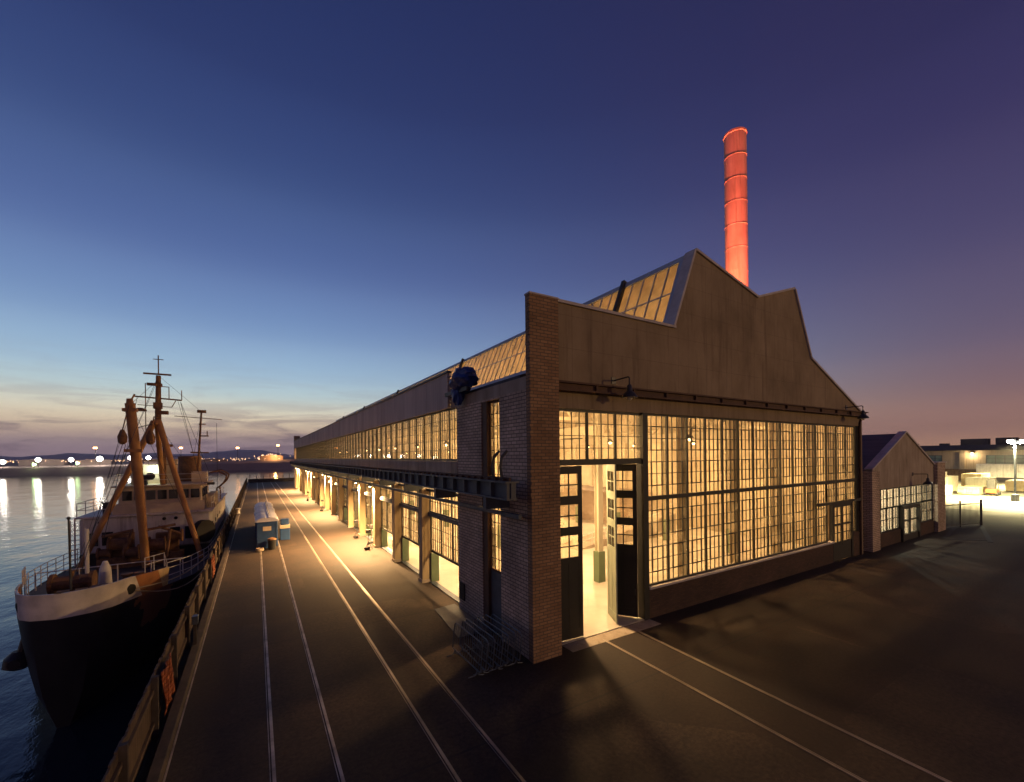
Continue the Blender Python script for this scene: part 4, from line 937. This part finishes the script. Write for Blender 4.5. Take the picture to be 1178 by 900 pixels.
for a, b_ in (((-6.1, 40.3, 13.2), (-4.1, 46.5, 11.2)), ((-6.1, 40.3, 13.0), (-10.6, 46, 3)), ((-7.0, 36.6, 10.6), (-6.1, 40.3, 12.9)), ((-6.9, 36.6, 10.4), (-3.2, 39, -.2)), ((-6.9, 36.6, 10.4), (-10.3, 39, -.2)), ((-4.1, 46.5, 11.1), (-6.5, 58, 3)), ((-7.0, 36.5, 10.7), (-7.0, 27, 1.5)), ((-7.3, 40.3, 11.6), (-8.9, 43, 5)), ((-5.0, 40.3, 11.5), (-3.3, 42, 3.2))):
    MB().tube(a, b_, .013, n=4).build('cable', 'iron', SH)
# boom, A-frame mast
mb = MB()
ap = Vector((-6.2, 40, 9.7))
for s in (-1, 1):
    mb.tube(ap + Vector((s * .12, 0, .1)), (CX + s * 3.35, 39.3, -.4), .20, .17, 12)
mb.tube(ap + Vector((0, .2, 0)), (-6.2, 43.2, 2.9), .17, .17, 10)
mb.ball(ap, .27, 12)
mb.build('mast_legs', 'buff', SH, smooth=True)
mb = MB(); mb.tube((-6.45, 37.6, -.3), (-6.72, 36.9, 6.3), .22, .27, 14).tube((-6.72, 36.9, 6.3), (-7.0, 36.6, 10.7), .29, .27, 14).tube((-7.0, 36.6, 10.7), (-7.02, 36.6, 11.0), .2, .16, 10).tube((-6.9, 36.6, 11.0), (-6.75, 36.5, 11.3), .05, n=6)
mb.box(-7.35, -6.65, 36.3, 36.9, 10.15, 10.35).box(-7.3, -6.4, 36.4, 36.75, 7.5, 7.7)
mb.build('boom', 'buff', SH, smooth=True)
mb = MB()
for c in ((-7.35, 36.4, 8.0), (-6.0, 36.7, 8.0)):
    MB().tube((c[0], c[1], c[2] + .9), (c[0] + .2, c[1], c[2] + 1.9), .035, n=6).lathe((c[0], c[1], c[2]), [(.10, 0), (.23, .15), (.26, .5), (.10, .95)], 12).build('cargo_block', 'rusty', SH, smooth=True)
mb.bm.free()
mb = MB(); mb.tube((-7.35, 36.4, 8.0), (-9.2, 37.5, 2.0), .022, n=4).tube((-7.2, 36.4, 8.0), (-8.6, 37.5, 1.5), .022, n=4).tube((-6.9, 36.6, 9.0), (-6.2, 40, 9.7), .03, n=4)
mb.tube((-4.9, 41, 11.4), (-3.4, 45, 5.6), .016, n=4).tube((-4.9, 41, 11.4), (-4.2, 45, 5.6), .016, n=4).tube((-6.2, 40, 9.7), (-3.2, 47, 3), .016, n=4).tube((-6.2, 40.4, 13), (-7.0, 26, 1.6), .014, n=4).tube((-3.0, 46.5, 10.2), (-3.0, 47, 3), .014, n=4)
mb.build('rigging', 'iron', SH)
mb = MB(); mb.tube((-6.15, 40.3, 9.7), (-6.1, 40.3, 13.2), .2, .15, 10)
mb.tube((-7.5, 40.3, 11.6), (-4.75, 40.3, 11.45), .06, n=6).box(-6.95, -5.35, 40.2, 40.35, 13.25, 13.36).tube((-6.1, 40.3, 13.3), (-6.1, 40.3, 14.7), .04, n=5).tube((-6.4, 40.3, 14.4), (-5.8, 40.3, 14.4), .03, n=5)
mb.tube((-4.75, 40.3, 11.45), (-4.75, 40.3, 12.2), .03, n=5).tube((-5.1, 40.3, 11.4), (-5.35, 40.3, 10.9), .03, n=5).tube((-5.35, 40.3, 10.9), (-7.3, 40.3, 11.0), .025, n=5)
mb.box(-6.75, -5.9, 40.1, 40.5, 12.45, 12.62).box(-6.3, -5.55, 40.1, 40.5, 10.35, 10.6).box(-6.4, -5.9, 40.1, 40.5, 10.75, 11.2)
mb.tube((-6.85, 40.3, 12.6), (-6.85, 40.3, 9.0), .03, n=5).tube((-5.5, 40.3, 12.4), (-5.5, 40.3, 11.5), .03, n=5).tube((-6.1, 40.3, 12.4), (-5.5, 40.3, 12.4), .03, n=5)
mb.lathe((-7.15, 40.3, 10.55), [(.38, 0), (.36, .1), (.15, .22)], 12)
mb.build('topmast', 'rusty', SH)
mb = MB(); mb.tube((-6.2, 43.2, 3), (-6.2, 43.0, 9), .11, n=8).box(-6.7, -5.7, 42.9, 43.3, 8.0, 8.2)
for h in (6.6, 7.2): mb.tube((-7.2, 43, h), (-5.0, 43, h), .02, n=4)
mb.build('radar_mast', 'rusty', SH)
mb = MB(); mb.tube((-4.45, 46.5, 5.06), (-4.1, 46.5, 11.2), .10, .07, 8).box(-4.4, -3.75, 46.4, 46.6, 11.1, 11.35).tube((-6.0, 46.5, 10.75), (-2.6, 46.5, 10.55), .03, n=5).box(-4.4, -3.6, 46.4, 46.6, 7.5, 7.62).box(-4.2, -3.6, 46.4, 46.6, 9.0, 9.1).tube((-3.7, 46.5, 9), (-3.7, 46.5, 9.5), .04, n=5).tube((-4.3, 46.5, 10.1), (-3.8, 46.5, 10.1), .05, n=5)
mb.tube((-4.9, 46.5, 7.6), (-4.4, 46.5, 7.56), .08, n=6)
mb.build('aft_mast', 'rusty', SH)
# winch machinery between the legs
mb = MB()
for (x, y, z, r_, l) in ((-8.0, 38.4, 1.3, .55, .9), (-6.0, 38.6, 1.0, .6, .9), (-5.0, 38.8, 1.5, .45, .7), (-7.3, 38.2, .7, .5, .7), (-8.8, 38.8, .7, .4, .6)):
    mb.tube((x - l / 2, y, z), (x + l / 2, y, z), r_ * .7, n=14).tube((x - l / 2 - .06, y, z), (x - l / 2 + .04, y, z), r_, n=16).tube((x + l / 2 - .04, y, z), (x + l / 2 + .06, y, z), r_, n=16)
mb.box(-9.2, -4.6, 38.7, 39.6, -.45, .35).box(-8.6, -7.4, 39, 39.6, .35, 1.9).box(-6.2, -4.9, 39.2, 39.7, .35, 1.7)
for (a, b_) in (((-5.9, 38.3, 2.3), (-4.7, 38.3, 1.7)), ((-8.8, 38.2, 1.9), (-7.2, 38.2, 2.2)), ((-6.4, 37.7, 2.2), (-4.9, 38, 2.4)), ((-7.7, 38, .4), (-7.2, 37.8, 2.2)), ((-5.4, 37.9, .2), (-5.2, 38, 2.1))): mb.tube(a, b_, .09, n=7)
mb.build('winch', 'rusty', SH)
MB().ball((-7.1, 44.2, 6.3), .14, 10).build('added_deck_lamp', 'added_ship_bulb', SH)  # lamp added on the flying bridge to light the white panel
lamp('added_deck_light', 'POINT', (-7.1, 43.9, 6.25), 45, (.8, 1, .85), SH, .12)

# ------------------------------------------------------------------ right: yard, fence, far warehouse
f = empty('picket_fence', (55, 12, 0), 'low steel picket fence at the side of the boiler house', 'fence')
P0, P1 = Vector((52.35, 12.6, 0)), Vector((58.1, 11.2, 0))
mb = MB()
for z in (.2, 2.05): mb.bar(P0 + Vector((0, 0, z)), P1 + Vector((0, 0, z)), .05, .06)
for i in range(1, 34): q = P0.lerp(P1, i / 34); mb.tube(q + Vector((0, 0, .15)), q + Vector((0, 0, 2.15)), .018, n=5)
mb.build('pickets', 'iron', f)
for k in (.02, .48, 1.0):
    q = P0.lerp(P1, k); MB().tube(q, q + Vector((0, 0, 2.4)), .09 if k == 1 else .06, n=8).build('post', 'iron', f)

def yard_lamp(x, y, z, lab, heads, en, col=(1, .83, .38), rad=.4, br=.5, spot=True):
    t = empty('yard_lamp', (x, y, 0), lab, 'lamp post', 'lamp posts in the yard')
    MB().lathe((x, y, 0), [(.4, 0), (.38, .9), (.12, 1.0), (.09, z)], 10).build('pole', 'galv', t, smooth=True)
    for i in range(heads):
        a = 2.6 + i * math.pi * 2 / max(heads, 1); hx, hy = x + .7 * math.cos(a), y + .7 * math.sin(a)
        MB().tube((x, y, z - .1), (hx, hy, z), .05, n=6).build('arm', 'galv', t)
        h_ = MB().box(hx - .3, hx + .3, hy - .3, hy + .3, z + .02, z + .22).build('lamp_head', 'iron', t)
        MB().ball((hx, hy, z - .08), br * .5, 10).build('bulb', 'yard_bulb', h_)
    if spot: lamp('yard_light', 'SPOT', (x, y, z - .5), en, col, t, rad, (x, y, 0), 159, .75)
    else: lamp('yard_light', 'POINT', (x, y, z - .5), en, col, t, rad)
yard_lamp(88.4, 13.85, 8.3, 'tall yard lamp post with a blazing head in front of the lumber stacks', 3, 150000)
yard_lamp(104, 36, 8.5, 'yard lamp post beyond the lumber, beside the far warehouse', 2, 70000)
yard_lamp(122, 19, 8.5, 'yard lamp post standing between the lumber and the green glazing', 2, 70000)
yard_lamp(110, -130, 22, 'added unseen floodlight mast far out on the open paving, on the camera side', 3, 260000, (1, .60, .24), .5, .5, False)  # out-of-view mast added to give the gable and pier warm light

def lumber(x, y, w, d, h, mat, lab):
    t = empty('lumber_stack', (x, y, 0), lab, 'lumber stack', 'lumber stacks in the yard')
    mb = MB(); z = .12
    for xx in (-.4, 0, .4): mb.box(x + xx * w - .06, x + xx * w + .06, y - d / 2, y + d / 2, 0, .12)
    while z < h:
        n = max(3, int(d / .32)); j = random.uniform(-.08, .08)
        for i in range(n): mb.box(x - w / 2 + j + random.uniform(-.05, .05), x + w / 2 + j, y - d / 2 + d * i / n, y - d / 2 + d * (i + .94) / n, z, z + .2)
        z += .21
    mb.build('planks', mat, t)
ls = [(96, 27, 5, 2.4, 2.0, 'lumber'), (92, 22.5, 5, 2.4, 1.4, 'lumber2'), (101, 24, 6, 2.6, 2.6, 'lumber2'), (108, 27, 6, 2.6, 3.0, 'lumber2'), (99, 20, 5, 2.4, 1.1, 'lumber'), (109, 21, 6, 2.6, 2.2, 'lumber2'), (90, 27, 5, 2.2, 1.2, 'lumber'), (116, 23, 6, 2.6, 2.6, 'lumber'), (119, 30, 6, 2.6, 3.0, 'lumber'), (105, 31.5, 6, 2.6, 2.6, 'lumber'), (112, 17, 6, 2.4, 1.6, 'lumber'), (113, 33, 6, 2.4, 3.2, 'lumber')]
ll = ['short orange lumber stack near the picket fence', 'low pale lumber stack in front of the others', 'broad pale lumber stack in the middle of the yard', 'highest pale lumber stack at the back of the yard', 'low brown lumber stack beside the lamp post', 'pale lumber stack at the right by the lamp post', 'low brown lumber stack just past the boiler house pier', 'brown lumber stack below the green glazing', 'tall brown lumber stack against the far warehouse', 'brown lumber stack half hidden by the boiler house', 'low brown lumber stack at the right edge', 'tallest brown lumber stack behind the pale ones']
for a, lb in zip(ls, ll): lumber(*a, lb)
t = empty('forklift', (97.5, 17.6, 0), 'small dark forklift truck parked in the bright yard', 'forklift')
MB().box(96.6, 98.5, 17, 18.2, .35, 1.0).build('body', 'orange', t, bevel=.08); MB().box(97.0, 97.1, 17.2, 18, 0.1, 2.6).box(96.0, 97.0, 17.3, 17.45, .1, .2).box(96.0, 97.0, 17.8, 17.95, .1, .2).build('mast', 'iron', t)
mb = MB()
for a in (97.3, 98.4):
    for b_ in (17.1, 18.1): mb.tube((a, b_, 1), (a, b_, 2.2), .04, n=5)
mb.box(97.2, 98.5, 17.0, 18.2, 2.2, 2.27); mb.build('cage', 'iron', t)
for a in (96.95, 98.2):
    for b_ in (16.95, 18.25): MB().tube((a, b_ - .1, .3), (a, b_ + .1, .3), .3, n=12).build('wheel', 'rubber', t)
t = empty('box_trailer', (138, 22, 0), 'white box trailer parked before the far warehouse at the right edge', 'trailer')
MB().box(136.5, 139, 15, 27, 1.1, 4.0).build('body', 'white', t, bevel=.05)
for y in (17, 18.3, 25): MB().tube((136.4, y, .5), (139.1, y, .5), .5, n=12).build('wheel', 'rubber', t)
for i, (x, y, m_, lb) in enumerate(((142, 38, 'orange', 'rusty orange cargo container in front of the far warehouse'), (143, 31, 'rusty', 'brown cargo container in front of the green glazing'))):
    t = empty('cargo_container', (x, y, 0), lb, 'container')
    mb = MB().box(x - 1.2, x + 1.2, y - 3, y + 3, .1, 2.6)
    for j in range(20): mb.box(x - 1.25, x - 1.2, y - 2.9 + j * .3, y - 2.75 + j * .3, .2, 2.5)
    mb.build('body', m_, t); mb = MB()
    for sx in (-1.2, 1.13):
        for sy in (-3, 2.93): mb.box(x + sx, x + sx + .07, y + sy, y + sy + .07, 0, 2.66)
    mb.build('corner_posts', 'iron', t)

FW = empty('far_warehouse', (165, 80, 0), 'long low beige warehouse with green glazing across the yard', 'building')
MB().box(160, 200, 8, 150, 0, 7.0).build('wall', 'beige', FW)
mb = MB(); mb.prism([(159.2, 7.0), (200, 7.0), (200, 8.6), (161.2, 8.45)], 7.5, 150.5); mb.build('roof', 'far_roof', FW)
for i in range(12):
    y = 12 + i * 6.3; MB().box(162, 163.4, y, y + 1.8, 8.4, 9.0).build('roof_vent', 'far_roof', FW)
for y, w_, h_ in ((33, 5, 1.6), (27.3, 3.6, 1.7)): MB().box(165, 168, y - w_ / 2, y + w_ / 2, 8.4, 8.5 + h_).build('plant_room', 'far_roof', FW)
for i, (y0_, y1_) in enumerate(((38.0, 46), (23.5, 29.8), (10, 21), (50, 58))):
    f_ = MB().box(159.9, 160, y0_, y1_, 2.9, 5.7)
    o = f_.build('window', 'far_glass', FW); mb = MB(); n_ = int((y1_ - y0_) / 1.3)
    for j in range(n_ + 1): y = y0_ + (y1_ - y0_) * j / n_; mb.box(159.8, 159.9, y - .06, y + .06, 2.9, 5.7)
    for z in (2.9, 3.8, 4.8, 5.7): mb.box(159.82, 159.9, y0_, y1_, z - .05, z + .05)
    mb.build('frame', 'steel', o)
MB().box(159.6, 160, 33.6, 34.6, 0, 6.4).build('pier', 'beige', FW)
t_ = MB().box(159.3, 159.99, 31.9, 32.5, 6.2, 6.5).build('wall_lamp', 'iron', FW); MB().ball((159.3, 32.2, 6.1), .25, 8).build('bulb', 'bulb_ext', t_)
lamp('wall_light', 'POINT', (158.8, 32.2, 5.8), 450, (1, .72, .4), FW, .3)
t = empty('roof_block', (96, 68, 0), 'dark flat roofed block rising behind the boiler house roof', 'building')
MB().box(90, 122, 66, 78, 0, 11.3).build('wall', 'beige', t); MB().box(89.6, 122.4, 65.6, 78.4, 11.3, 11.8).build('roof', 'far_roof', t); MB().box(108, 119, 66.5, 70, 11.8, 13.6).build('plant_room', 'beige', t)

# ------------------------------------------------------------------ port lights on the far shore
def mast(x, y, z0, z, mat, r, n, lab, cat='floodlight mast', group='floodlight masts on the far shore', name='floodlight_mast'):
    t = empty(name, (x, y, z0), lab, cat, group)
    MB().tube((x, y, z0), (x, y, z), .25, .15, 6).box(x - 1.4, x + 1.4, y - .2, y + .2, z - .1, z + .15).build('pole', 'iron', t)
    mb = MB()
    for i in range(n): mb.ball((x + (r * 1.15 * math.cos(i * 2.1) if n > 2 else (i - (n - 1) / 2) * r * 1.5), y - .5, z - .2 + (r * 1.15 * math.sin(i * 2.1) if n > 2 else 0)), r, 8)
    mb.build('lamps', mat, t)
for i, (x, z, lab) in enumerate(((-166, 6.6, 'white floodlight at the left edge of the far shore'), (-147, 8.0, 'white floodlight above a green glow on the far shore'), (-128.3, 7.8, 'white floodlight between two green lamps on the far shore'), (-111.2, 8.3, 'brightest white floodlight on the far shore'), (-92, 8.8, 'white floodlight beside the boom of the ship'), (-80, 8.8, 'white floodlight seen between boom and mast legs'))):
    mast(x, 480, 2, z, 'port_white', 2.0 if i == 3 else 1.55, 1, lab)
for x, z, lab in ((-147.4, 4.4, 'larger green lamp at the waterline of the far shore'), (-123, 4.9, 'small green lamp at the waterline of the far shore')):
    mast(x, 474, -1, z, 'port_green', .6, 3, lab, 'lamp', 'green lamps on the far shore', 'shore_lamp')
for x, z, lab in ((-115.3, 17.5, 'high orange street lamp above the floodlights across the water'), (-58.2, 17.5, 'high orange street lamp between the mast and the aft mast'), (-14.9, 17.5, 'high orange street lamp over the open water'), (19.2, 20, 'high orange street lamp beside the end of the hall')):
    mast(x, 486, 4, z, 'port_orange', .75, 2, lab, 'street lamp', 'orange street lamps on the far shore', 'street_lamp')
mb = MB()
for i in range(320):
    x = random.uniform(-190, 26); y = random.uniform(488, 560); mb.ball((x, y, 5.2 + (y - 488) * .012 + random.uniform(0, 2.0)), random.uniform(.1, .28), 6)
for i in range(60): mb.ball((random.gauss(14, 7), random.uniform(500, 540), 6 + abs(random.gauss(2, 2))), random.uniform(.2, .45), 6)
tag(mb.build('port_lights', 'port_string', origin=(-80, 500, 5)), 'string of many small orange lights along the far shore', 'lights', kind='stuff')
for i, (x, w_, h_) in enumerate(((-150, 26, 3.2), (-118, 20, 2.6), (-70, 30, 2.4), (-35, 22, 2.0), (14, 20, 5))):
    t = empty('shore_shed', (x, 500, 4), ('low dark port shed behind the left floodlights', 'low dark port shed behind the brightest floodlight', 'long low port shed behind the ship', 'low port shed over the open water', 'port shed lit orange beside the end of the hall')[i], 'shed', 'sheds on the far shore')
    MB().box(x - w_ / 2, x + w_ / 2, 496, 510, 3, 4.5 + h_).build('wall', 'land', t); MB().prism([(x - w_ / 2 - .5, 4.5 + h_), (x + w_ / 2 + .5, 4.5 + h_), (x, 5.3 + h_)], 495.5, 510.5).build('roof', 'land', t)
lamp('shed_light', 'POINT', (17, 490, 9), 12000, (1, .5, .16), t, 1)

# ------------------------------------------------------------------ evening haze
m = bpy.data.materials.new('evening_haze'); m.use_nodes = True; nt = m.node_tree; nt.nodes.clear(); M['haze'] = m
o_ = N(nt, 'ShaderNodeOutputMaterial'); v_ = N(nt, 'ShaderNodeVolumePrincipled'); v_.inputs['Density'].default_value = .00020; v_.inputs['Color'].default_value = (.95, .9, .92, 1); v_.inputs['Anisotropy'].default_value = .3
L(nt, v_.outputs[0], o_.inputs['Volume'])
hz = MB().box(-3800, 3300, -300, 3700, -10, 140).build('haze', 'haze'); tag(hz, 'thin evening haze over the water and the yard', 'haze', kind='stuff')

# ------------------------------------------------------------------ sky
W = bpy.data.worlds.new('World'); SC.world = W; W.use_nodes = True; nt = W.node_tree; nt.nodes.clear()
out = N(nt, 'ShaderNodeOutputWorld'); bg = N(nt, 'ShaderNodeBackground'); L(nt, bg.outputs[0], out.inputs[0])
tc = N(nt, 'ShaderNodeTexCoord'); nv = N(nt, 'ShaderNodeVectorMath', operation='NORMALIZE'); L(nt, tc.outputs['Generated'], nv.inputs[0])
sp = N(nt, 'ShaderNodeSeparateXYZ'); L(nt, nv.outputs[0], sp.inputs[0])
def lin(c): return tuple(((v / 255) / 12.92 if v / 255 <= .04045 else ((v / 255 + .055) / 1.055) ** 2.4) for v in c) + (1,)
def skyramp(stops):
    r = N(nt, 'ShaderNodeValToRGB'); r.color_ramp.interpolation = 'EASE'; el = r.color_ramp.elements
    r.color_ramp.interpolation = 'CARDINAL'
    el[0].position = stops[0][0]; el[0].color = lin(stops[0][1]); el[1].position = stops[-1][0]; el[1].color = lin(stops[-1][1])
    for p, c in stops[1:-1]: e = el.new(p); e.color = lin(c)
    L(nt, sp.outputs[2], r.inputs[0]); return r
west = skyramp([(0, (166, 140, 150)), (.03, (186, 160, 162)), (.055, (222, 196, 172)), (.085, (238, 226, 200)), (.12, (204, 218, 216)), (.16, (172, 200, 220)), (.24, (132, 162, 202)), (.35, (95, 120, 171)), (.48, (66, 87, 138)), (.62, (44, 59, 108)), (1, (26, 34, 72))])
east = skyramp([(0, (206, 156, 122)), (.03, (184, 138, 118)), (.09, (146, 114, 114)), (.17, (112, 97, 118)), (.30, (84, 77, 112)), (.45, (62, 57, 98)), (.57, (47, 45, 86)), (1, (26, 26, 60))])
h = N(nt, 'ShaderNodeCombineXYZ'); L(nt, sp.outputs[0], h.inputs[0]); L(nt, sp.outputs[1], h.inputs[1])
hn = N(nt, 'ShaderNodeVectorMath', operation='NORMALIZE'); L(nt, h.outputs[0], hn.inputs[0])
az = R(-10); dt = N(nt, 'ShaderNodeVectorMath', operation='DOT_PRODUCT'); dt.inputs[1].default_value = (math.sin(az), math.cos(az), 0); L(nt, hn.outputs[0], dt.inputs[0])
fm_ = N(nt, 'ShaderNodeMapRange', interpolation_type='LINEAR'); fm_.inputs[1].default_value = -.02; fm_.inputs[2].default_value = .97; L(nt, dt.outputs['Value'], fm_.inputs[0])
fp_ = N(nt, 'ShaderNodeMath', operation='POWER'); fp_.inputs[1].default_value = 1.45; L(nt, fm_.outputs[0], fp_.inputs[0])
mx = N(nt, 'ShaderNodeMix', data_type='RGBA'); L(nt, fp_.outputs[0], mx.inputs[0]); L(nt, east.outputs[0], mx.inputs[6]); L(nt, west.outputs[0], mx.inputs[7])
# thin cloud bands low in the west
cm_ = N(nt, 'ShaderNodeMapping'); cm_.inputs['Scale'].default_value = (3.2, 3.2, 30); L(nt, nv.outputs[0], cm_.inputs[0])
cn = N(nt, 'ShaderNodeTexNoise', Scale=1.5, Detail=9, Roughness=.6, Distortion=.9); L(nt, cm_.outputs[0], cn.inputs['Vector'])
cr = N(nt, 'ShaderNodeMapRange', interpolation_type='SMOOTHSTEP'); cr.inputs[1].default_value = .46; cr.inputs[2].default_value = .62; L(nt, cn.outputs['Fac'], cr.inputs[0])
ch = N(nt, 'ShaderNodeValToRGB'); e = ch.color_ramp.elements; e[0].position = 0; e[0].color = (1, 1, 1, 1); e[1].position = .20; e[1].color = (0, 0, 0, 1)
k_ = e.new(.06); k_.color = (.85, .85, .85, 1); k_ = e.new(.10); k_.color = (.32, .32, .32, 1); k_ = e.new(.15); k_.color = (.12, .12, .12, 1)
L(nt, sp.outputs[2], ch.inputs[0])
cmul = N(nt, 'ShaderNodeMath', operation='MULTIPLY'); L(nt, cr.outputs[0], cmul.inputs[0]); L(nt, ch.outputs[0], cmul.inputs[1])
cmul2 = N(nt, 'ShaderNodeMath', operation='MULTIPLY'); L(nt, cmul.outputs[0], cmul2.inputs[0]); L(nt, fm_.outputs[0], cmul2.inputs[1])
cmul3 = N(nt, 'ShaderNodeMath', operation='MULTIPLY'); cmul3.inputs[1].default_value = .75; L(nt, cmul2.outputs[0], cmul3.inputs[0])
mc = N(nt, 'ShaderNodeMix', data_type='RGBA'); L(nt, cmul3.outputs[0], mc.inputs[0]); L(nt, mx.outputs[2], mc.inputs[6]); mc.inputs[7].default_value = lin((134, 112, 124))
# a little of the physical twilight sky on top
sk = N(nt, 'ShaderNodeTexSky'); sk.sky_type = 'NISHITA'; sk.sun_disc = False; sk.sun_elevation = R(-3); sk.sun_rotation = R(-10)
ad = N(nt, 'ShaderNodeMix', data_type='RGBA', blend_type='ADD'); ad.inputs[0].default_value = .02; L(nt, mc.outputs[2], ad.inputs[6]); L(nt, sk.outputs[0], ad.inputs[7])
L(nt, ad.outputs[2], bg.inputs[0]); bg.inputs[1].default_value = 1.0
sd = bpy.data.lights.new('sun', 'SUN'); sd.energy = .02; sd.angle = R(20); sd.color = (1, .7, .5)
so = bpy.data.objects.new('sun', sd); COL.objects.link(so); so.rotation_euler = Vector((-math.sin(az), -math.cos(az), -.03)).to_track_quat('-Z', 'Y').to_euler()

# ------------------------------------------------------------------ render settings
SC.view_settings.view_transform = 'Standard'; SC.view_settings.look = 'None'; SC.view_settings.exposure = 0; SC.view_settings.gamma = 1
SC.render.engine = 'CYCLES'
cy = SC.cycles; cy.use_denoising = True
try: cy.denoiser = 'OPENIMAGEDENOISE'
except Exception: pass
cy.max_bounces = 6; cy.diffuse_bounces = 3; cy.glossy_bounces = 3; cy.transmission_bounces = 3; cy.transparent_max_bounces = 32
cy.sample_clamp_indirect = 4; cy.caustics_reflective = False; cy.caustics_refractive = False; cy.use_light_tree = True
